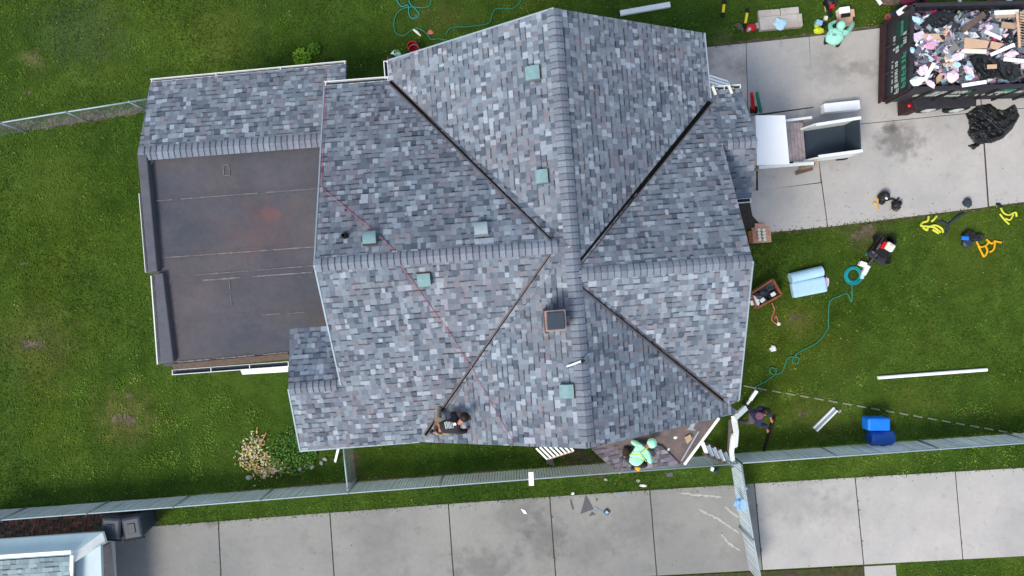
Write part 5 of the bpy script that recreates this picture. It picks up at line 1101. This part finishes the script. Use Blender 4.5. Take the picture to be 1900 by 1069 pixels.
cb = empty('carton', W(1571, 33, 0), 'open tan cardboard carton in front of the crouching mint worker', 'carton')
mb = MB(); pbox(mb, 1571, 33, 22, 20, -5, 0, .3); mb.build('box', 'card', cb)
for x, y, w_, h_ in ((1558, 31, 9, 14), (1582, 24, 7, 14), (1572, 45, 16, 8)): mb = MB(); pbox(mb, x, y, w_, h_, -6, .27, .29); mb.build('flap', 'card', cb)
mb = MB(); pbox(mb, 1568, 18, 20, 12, -8, .05, .35); mb.build('white_box', 'brightwhite', label='white carton behind the open tan carton', cat='carton', bevel=.03)
T('nail_strip', 'tarp', 'purple black strip of nails lying on the open tan carton', 'nails', lambda b: pbox(b, 1570, 28, 16, 6, -8, .3, .36))
bl = empty('leaf_blower', W(1541, 10, 0), 'black backpack blower with a red cap at the top edge', 'blower')
mb = MB(); mb.blob(W(1541, 4, .2), (.22, .22, .2), 18, 10, 7, .15); mb.build('housing', 'tarp', bl); mb = MB(); pbox(mb, 1545, 11, 8, 7, 0, .3, .42); mb.build('cap', 'red', bl, bevel=.02)
mb = MB(); mb.tube(spline([W(1542, 8, .2), W(1539, 22, .15), W(1542, 30, .08)], 4), .06, 8); mb.build('tube', 'rubber', bl); mb = MB(); mb.tube([W(1529, 0, .05), W(1532, 22, .05)], .02, 6); mb.build('shaft', 'wood_tan', bl)
T('scraper', 'cream', 'cream scraper head above the yellow green bag', 'tool', lambda b: pbox(b, 1533, 33, 6, 7, 10, 0, .08))
T('cloth_pile', 'magenta', 'magenta cloth pile at the top edge left of the trailer corner', 'cloth', lambda b: (b.blob(W(1690, -2, .3), (.28, .18, .3), 19, 12, 7, .25), b.blob(W(1710, 0, .25), (.18, .16, .25), 20, 10, 7, .25)))
T('sack', 'tarp', 'dark sack between the magenta cloth and the trailer corner', 'sack', lambda b: b.blob(W(1700, 3, .25), (.3, .14, .25), 21, 10, 7, .25))
T('bucket_scrap', 'wood_dark', 'brown crumpled sack at the top edge left of the magenta cloth', 'sack', lambda b: b.blob(W(1658, 2, .15), (.32, .14, .14), 22, 10, 7, .3))
T('white_box', 'brightwhite', 'white box beside the far trailer corner', 'box', lambda b: pbox(b, 1678, 17, 18, 11, -32, 1.5, 1.7), bevel=.04)
T('blue_cloth', 'darkblue', 'deep blue cloth hanging at the trailer tailgate corner', 'cloth', lambda b: b.blob(W(1665, 25, 1.2), (.09, .12, .12), 23, 9, 6, .2))
T('flower_pot', 'orangecord', 'small orange pot on the grass left of the tailgate', 'pot', lambda b: b.lathe(W(1643, 34, 0), [(.06, 0), (.09, .15), (.07, .15), (.05, .08)], 12))
T('flattened_carton', 'wood_dark', 'brown flattened carton beside the orange pot', 'carton', lambda b: b.blob(W(1651, 33, .05), (.15, .14, .05), 24, 8, 5, .3))
T('white_tube', 'white', 'short white tube at the top edge above the orange pot', 'tube', lambda b: b.tube([W(1628, -2, .06), W(1635, 8, .06)], .06, 10))
T('white_tube', 'white', 'short white tube just beyond the far trailer wall', 'tube', lambda b: b.tube([W(1779, -4, .06), W(1782, 6, .06)], .05, 10))
T('white_tube', 'white', 'broad white post beyond the far trailer wall at right', 'tube', lambda b: b.tube([W(1872, -6, .3), W(1873, 10, .3)], .08, 10))
T('brush_pile', 'soil_dry', 'pile of dry brush beyond the far trailer wall', 'brush', lambda b: [b.blob(W(1838 + i * 5, 2 + (i % 2) * 2, .1), (.13, .1, .12), 30 + i, 8, 5, .35) for i in range(5)])
# red bucket, small things near the north west corner
rb = empty('red_bucket', W(767, 92, 0), 'red bucket on the grass by the upper left roof corner', 'bucket')
mb = MB(); mb.lathe(W(768, 93, .02), [(.13, 0), (.165, .34), (.172, .35), (.155, .35), (.12, .03)], 22); mb.build('body', 'red', rb, smooth=False)
mb = MB(); c = W(768, 93, .36); mb.tube([c + V3((math.cos(t) * .17, math.sin(t) * .17, .02 * math.sin(t))) for t in [i * math.pi / 10 for i in range(11)]], .008, 5); mb.build('handle', 'galv', rb)
T('spray_nozzle', 'cream', 'white spray nozzle on the green hose loop', 'nozzle', lambda b: b.tube([W(767, 55, .06), W(774, 60, .06), W(781, 67, .05)], [.03, .045, .02], 8))
T('pink_rag', 'orangecord', 'small orange pink rag beside the green hose loop', 'rag', lambda b: b.blob(W(799, 60, .02), (.1, .07, .03), 33, 9, 5, .3))
# things on the south drive
GRP = 'shingle scraps fallen on the south drive'
offcut('shingle_scrap', [(1087, 918), (1101, 945), (1077, 954)], .045, 'slatepc', 'large dark triangular shingle scrap on the south drive', 'scrap', group=GRP)
offcut('shingle_scrap', [(1098, 950), (1105, 955), (1093, 958)], .045, 'slatepc', 'small dark triangle just below the large triangular scrap', 'scrap', group=GRP)
offcut('shingle_scrap', [(1105, 940), (1118, 949), (1108, 952), (1102, 946)], .042, 'greybd2', 'pale grey scrap between the large triangle and the blue cap', 'scrap', group=GRP)
offcut('shingle_scrap', [(1059, 925), (1061, 930), (1065, 945), (1062, 946), (1058, 932)], .042, 'slatepc', 'thin sliver of shingle left of the large triangle', 'scrap', group=GRP)
offcut('shingle_scrap', [(1105, 925), (1110, 926), (1107, 931)], .042, 'slatepc', 'tiny dark chip right of the large triangle tip', 'scrap', group=GRP)
offcut('shingle_scrap', [(1148, 914), (1163, 912), (1158, 922), (1151, 920)], .05, 'greybd2', 'crumpled pale scrap on the drive edge below the porch', 'scrap', group=GRP)
offcut('white_scrap', [(966, 944), (974, 947), (978, 954), (972, 953)], .05, 'brightwhite', 'small white scrap alone on the south drive', 'scrap')
bc = empty('bottle_cap', W(1126, 951, 0), 'blue square tub lid right of the shingle scraps on the south drive', 'lid')
mb = MB(); pbox(mb, 1126, 951, 10, 9, 40, .03, .1); mb.build('rim', 'binplastic', bc, bevel=.02); mb = MB(); pbox(mb, 1126, 951, 6, 5, 40, .1, .12); mb.build('label_face', 'lightbluepl', bc)
for k, (x, y, lb) in enumerate(((1193, 901, 'cream scrap in the grass strip below the porch roof'), (1124, 890, 'pale scrap in the grass strip left of the cream one'), (1063, 916, 'small cream scrap at the drive edge above the slivers'), (1184, 892, 'grey green scrap between the cream scrap and the fence'))):
    mb = MB(); mb.blob(W(x, y, .03), (.11 if k == 0 else .06, .05, .03), 40 + k, 8, 5, .3); mb.build('scrap', 'cream' if k in (0, 2) else 'stone', label=lb, cat='scrap')
sk_ = empty('spray_can', W(1325, 873, 0), 'dark can with a white label in the grass left of the drive gate', 'can')
mb = MB(); mb.lathe(W(1326, 872, 0), [(.07, 0), (.07, .22), (.04, .26)], 14); mb.build('can', 'binplastic', sk_); mb = MB(); pbox(mb, 1322, 871, 5, 7, 20, .2, .28); mb.build('label_patch', 'white', sk_)
T('shingle_scrap', 'slatepc', 'grey shingle scrap in the grass strip under the porch', 'scrap', lambda b: b.prism(PP([(1236, 879), (1248, 876), (1248, 884), (1238, 885)], .03), 0, .03))
T('shingle_scrap', 'slatepc', 'grey bent scrap leaning under the south awning', 'scrap', lambda b: b.prism(PP([(1016, 850), (1024, 849), (1030, 866), (1014, 860)], .3), .27, .3))
T('white_stake', 'brightwhite', 'white pointed stake standing beside the lower left eave', 'stake', lambda b: b.bar(W(622, 857, .05), W(628, 832, .9), .07, .04))
lt = MB(); rr = random.Random(77)
for k in range(230):
    if rr.random() < .6:
        x = rr.uniform(210, 1900); y = y_n(x) + abs(rr.gauss(0, 7)); z = .034
        if rr.random() < .25: y = rr.uniform(y_n(x), y_s(x))
    else:
        x = rr.uniform(1400, 1890); y = 432 - (x - 1424) * .112 - abs(rr.gauss(0, 10)); z = .036
        if rr.random() < .3: x = rr.uniform(1520, 1880); y = rr.uniform(230, 370)
    c = W(x, y, z); L = rr.uniform(.008, .028); a = rr.uniform(0, 6.3); pts = [c + V3((math.cos(a + t) * L * rr.uniform(.5, 1), math.sin(a + t) * L * rr.uniform(.5, 1), 0)) for t in (0, 1.6, 3.1, 4.7)]
    lt.hexa(pts, [p + V3((0, 0, .006)) for p in pts], rr.choice([C(90, 92, 60), C(110, 96, 70), C(80, 84, 88), C(176, 172, 156), C(60, 76, 34), C(110, 106, 100)]))
lt.build('ground_litter', 'leafcol', label='tiny leaves and crumbs scattered along the drive edges', cat='litter', kind='stuff')
tf = MB()
for k in range(900):                      # ragged tufts growing over slab edges and joints
    u = rr.random()
    if u < .45: x = rr.uniform(300, 1900); y = y_n(x) + rr.gauss(-.5, 1.3)
    elif u < .75: x = rr.uniform(1424, 1900); y = 433 - (x - 1424) * .1145 + rr.gauss(0, 1.4)
    elif u < .9: x = rr.uniform(1310, 1650); y = 88 - (x - 1300) * .121 + rr.gauss(0, 1.4)
    else:
        j = rr.choice(js[1:9]); t = rr.random(); x = j[0] + (j[1] - j[0]) * t; y = y_n(x) + (y_s(x) - y_n(x)) * t
    c = W(x, y, .036); a = rr.uniform(0, 6.3); L = rr.uniform(.02, .07); d = V3((math.cos(a), math.sin(a), .4)) * L; n = V3((-math.sin(a), math.cos(a), 0)) * L * .3
    tf.face([c - n, c + n, c + d], rr.choice([C(60, 84, 30), C(84, 100, 44), C(50, 70, 26), C(120, 116, 70)]))
tf.build('edge_grass', 'leafcol', label='grass tufts creeping over the edges of the concrete drives', cat='grass', kind='stuff')
# leaf pile, stones
lp = MB(); rr = random.Random(13)
for k in range(520):
    t = rr.uniform(.15 * math.pi, 1.45 * math.pi); r = rr.gauss(30, 8) if rr.random() < .75 else rr.uniform(0, 34); x = 492 + math.cos(t) * r * 1.15 + rr.gauss(0, 4); y = 846 + math.sin(t) * r * .95 + rr.gauss(0, 4)
    c = W(x, y, rr.uniform(.02, .14)); L = rr.uniform(.03, .08); R = Matrix.Rotation(rr.uniform(0, 6.3), 3, 'Z') @ Matrix.Rotation(rr.uniform(-.8, .8), 3, 'X')
    col = rr.choices([C(206, 196, 130), C(196, 160, 112), C(150, 140, 96), C(178, 178, 160), C(110, 120, 60), C(190, 186, 176)], [4, 3, 3, 2, 3, 2])[0]
    lp.face([c + R @ V3(p) for p in ((-L, 0, 0), (0, -L * .4, 0), (L, 0, .01), (0, L * .4, 0))], col)
for pts in ([(470, 860), (500, 872), (520, 852)], [(445, 856), (462, 868), (478, 872)], [(480, 830), (494, 803)]): lp.tube(spline([W(x, y, .1) for x, y in pts], 4), .02, 5, C(170, 138, 96))
lp.build('leaf_litter', 'leafcol', label='pile of dry leaves and stalks on the lawn below the left addition', cat='leaves', kind='stuff')
for k, (x, y, r, lb) in enumerate(((462, 886, .11, 'pale stone at the lower edge of the leaf pile'), (491, 885, .07, 'small grey stone right of the pale stone'), (556, 870, .10, 'bright angular stone right of the leaf pile'), (568, 866, .08, 'dull stone next to the bright angular stone'), (579, 866, .10, 'broad grey stone in the row of stones below the eave'), (596, 859, .08, 'grey stone at the right end of the row'), (603, 852, .08, 'pale flat stone under the lower left eave'), (1558, 763, .07, 'small buff stone above the white gutter trough')) ):
    mb = MB(); mb.blob(W(x, y, .03), (r, r * .75, r * .6), 60 + k, 8, 5, .22, None, k); mb.build('rock', 'stone', label=lb, cat='stone')
# ------------------------------------------------ weeds and grass
def leafclump(name, x, y, r, n, cols, label, cat, hgt=.25, seed=1):
    rr = random.Random(seed); mb = MB(); root = empty(name, W(x, y, 0), label, cat)
    st_ = MB()
    for k in range(6): a = rr.uniform(0, 6.3); st_.tube([W(x, y, 0), W(x, y, hgt * .6) + V3((math.cos(a) * r * .5, math.sin(a) * r * .5, 0))], .008, 4)
    st_.build('stem', 'greenhose', root)
    for k in range(n):
        a = rr.uniform(0, 6.3); d = r * math.sqrt(rr.random()); c = W(x, y, 0) + V3((math.cos(a) * d, math.sin(a) * d, hgt * rr.uniform(.3, 1) * (1.1 - d / r * .6))); L = rr.uniform(.03, .06)
        R = Matrix.Rotation(rr.uniform(0, 6.3), 3, 'Z') @ Matrix.Rotation(rr.uniform(-.7, .7), 3, 'X'); mb.face([c + R @ V3(p) for p in ((-L, 0, 0), (0, -L * .5, .005), (L, 0, 0), (0, L * .5, .005))], rr.choice(cols))
    mb.build('foliage', 'leafcol', root); return root
leafclump('shrub', 562, 108, .3, 260, [C(104, 142, 30), C(84, 124, 26), C(126, 160, 44)], 'bright yellow green young shrub behind the left addition', 'shrub', seed=2)
leafclump('shrub', 584, 92, .2, 120, [C(84, 124, 30), C(70, 104, 26)], 'smaller green sprig up right of the bright shrub', 'shrub', seed=3)
leafclump('weed_clump', 615, 820 - 690, .35, 150, [C(40, 66, 24), C(34, 58, 22)], 'dark weed clump in the corner behind the left wing eave', 'weeds', seed=5)
leafclump('ground_shrub', 545, 838, .75, 900, [C(56, 92, 30), C(70, 110, 38), C(40, 74, 24), C(84, 124, 48)], 'low leafy green shrub left of the lower left eave', 'shrub', .3, seed=6)
# grass blades over the lawns
POLY = [[(1300, 78), (2300, -20), (2300, 330), (1424, 434), (1300, 420)], [(60, y_n(60)), (2200, y_n(2200)), (2200, y_s(2200)), (60, y_s(60))], [(300, 160), (640, 135), (1300, 80), (1360, 760), (800, 800), (560, 800), (330, 660)], [(-80, 958), (200, 945), (200, 1100), (-80, 1100)], [(1225, 1066), (1668, 1046), (1675, 1200), (1225, 1200)]]
def inside(px, py, poly):
    r = np.zeros(px.shape, bool); n = len(poly)
    for i in range(n):
        x1, y1 = poly[i]; x2, y2 = poly[(i + 1) % n]
        c = ((y1 > py) != (y2 > py)) & (px < (x2 - x1) * (py - y1) / (y2 - y1 + 1e-9) + x1); r ^= c
    return r
NB = 260000
px = rng.uniform(-60, 1960, NB); py = rng.uniform(-60, 1130, NB); keep = np.ones(NB, bool)
for p in POLY: keep &= ~inside(px, py, p)
px, py = px[keep], py[keep]; n = len(px)
X = (px - CX) * H / F; Y = -(py - CY) * H / F
# clumping from a few random wave fields
def field(s, seed):
    r = np.random.default_rng(seed); f = np.zeros(n)
    for _ in range(10): a = r.uniform(0, 6.28); k = s * r.uniform(.5, 1.6); f += np.sin((X * math.cos(a) + Y * math.sin(a)) * k + r.uniform(0, 6.28))
    return f / 3.2
cl1, cl2, cl3 = field(7, 1), field(1.3, 2), field(.35, 3)
L = (.028 + .022 * rng.random(n)) * (1 + .3 * np.clip(cl1, -1, 1)); th = rng.uniform(0, 2 * np.pi, n); wd = L * rng.uniform(.35, .6, n); hh = rng.uniform(.012, .05, n)
v = np.zeros((n, 3, 3)); v[:, 0, 0] = X - np.sin(th) * wd; v[:, 0, 1] = Y + np.cos(th) * wd; v[:, 1, 0] = X + np.sin(th) * wd; v[:, 1, 1] = Y - np.cos(th) * wd
v[:, 2, 0] = X + np.cos(th) * L; v[:, 2, 1] = Y + np.sin(th) * L; v[:, 0, 2] = v[:, 1, 2] = .004 + hh * .4; v[:, 2, 2] = hh
me = bpy.data.meshes.new('grass'); me.vertices.add(n * 3); me.vertices.foreach_set('co', v.reshape(-1)); me.loops.add(n * 3); me.loops.foreach_set('vertex_index', np.arange(n * 3)[:].astype(np.int32))
me.polygons.add(n); me.polygons.foreach_set('loop_start', (np.arange(n) * 3).astype(np.int32)); me.polygons.foreach_set('loop_total', np.full(n, 3, np.int32)); me.update(calc_edges=True)
def A3(c): return np.array(c[:3])
g0, g1, g2, g3 = A3(C(34, 60, 19)), A3(C(80, 109, 38)), A3(C(118, 134, 66)), A3(C(112, 106, 66))
t = np.clip(rng.random(n) * .55 + .22 + .16 * cl1 + .22 * cl2 + .12 * cl3, 0, 1)[:, None]; colr = g0 * (1 - t) + g1 * t
hi = (rng.random(n) < .02 + .06 * np.clip(cl1 * cl2, 0, 1))[:, None]; colr = np.where(hi, g2, colr)
dry = (rng.random(n) < .06 * np.clip(cl3 + cl2 * .8 - .4, 0, 2))[:, None]; colr = np.where(dry, g3, colr)
colr = colr * (1 + .18 * np.clip(cl3, -1, 1))[:, None]
ca = me.color_attributes.new('Col', 'FLOAT_COLOR', 'CORNER'); cc_ = np.ones((n, 3, 4), np.float32); cc_[:, :, :3] = colr[:, None, :]; ca.data.foreach_set('color', cc_.reshape(-1))
me.materials.append(M['grass']); go_ = bpy.data.objects.new('grass', me); COL.objects.link(go_)
tag(go_, 'short green grass of the lawns round the house and drives', 'grass', kind='stuff')
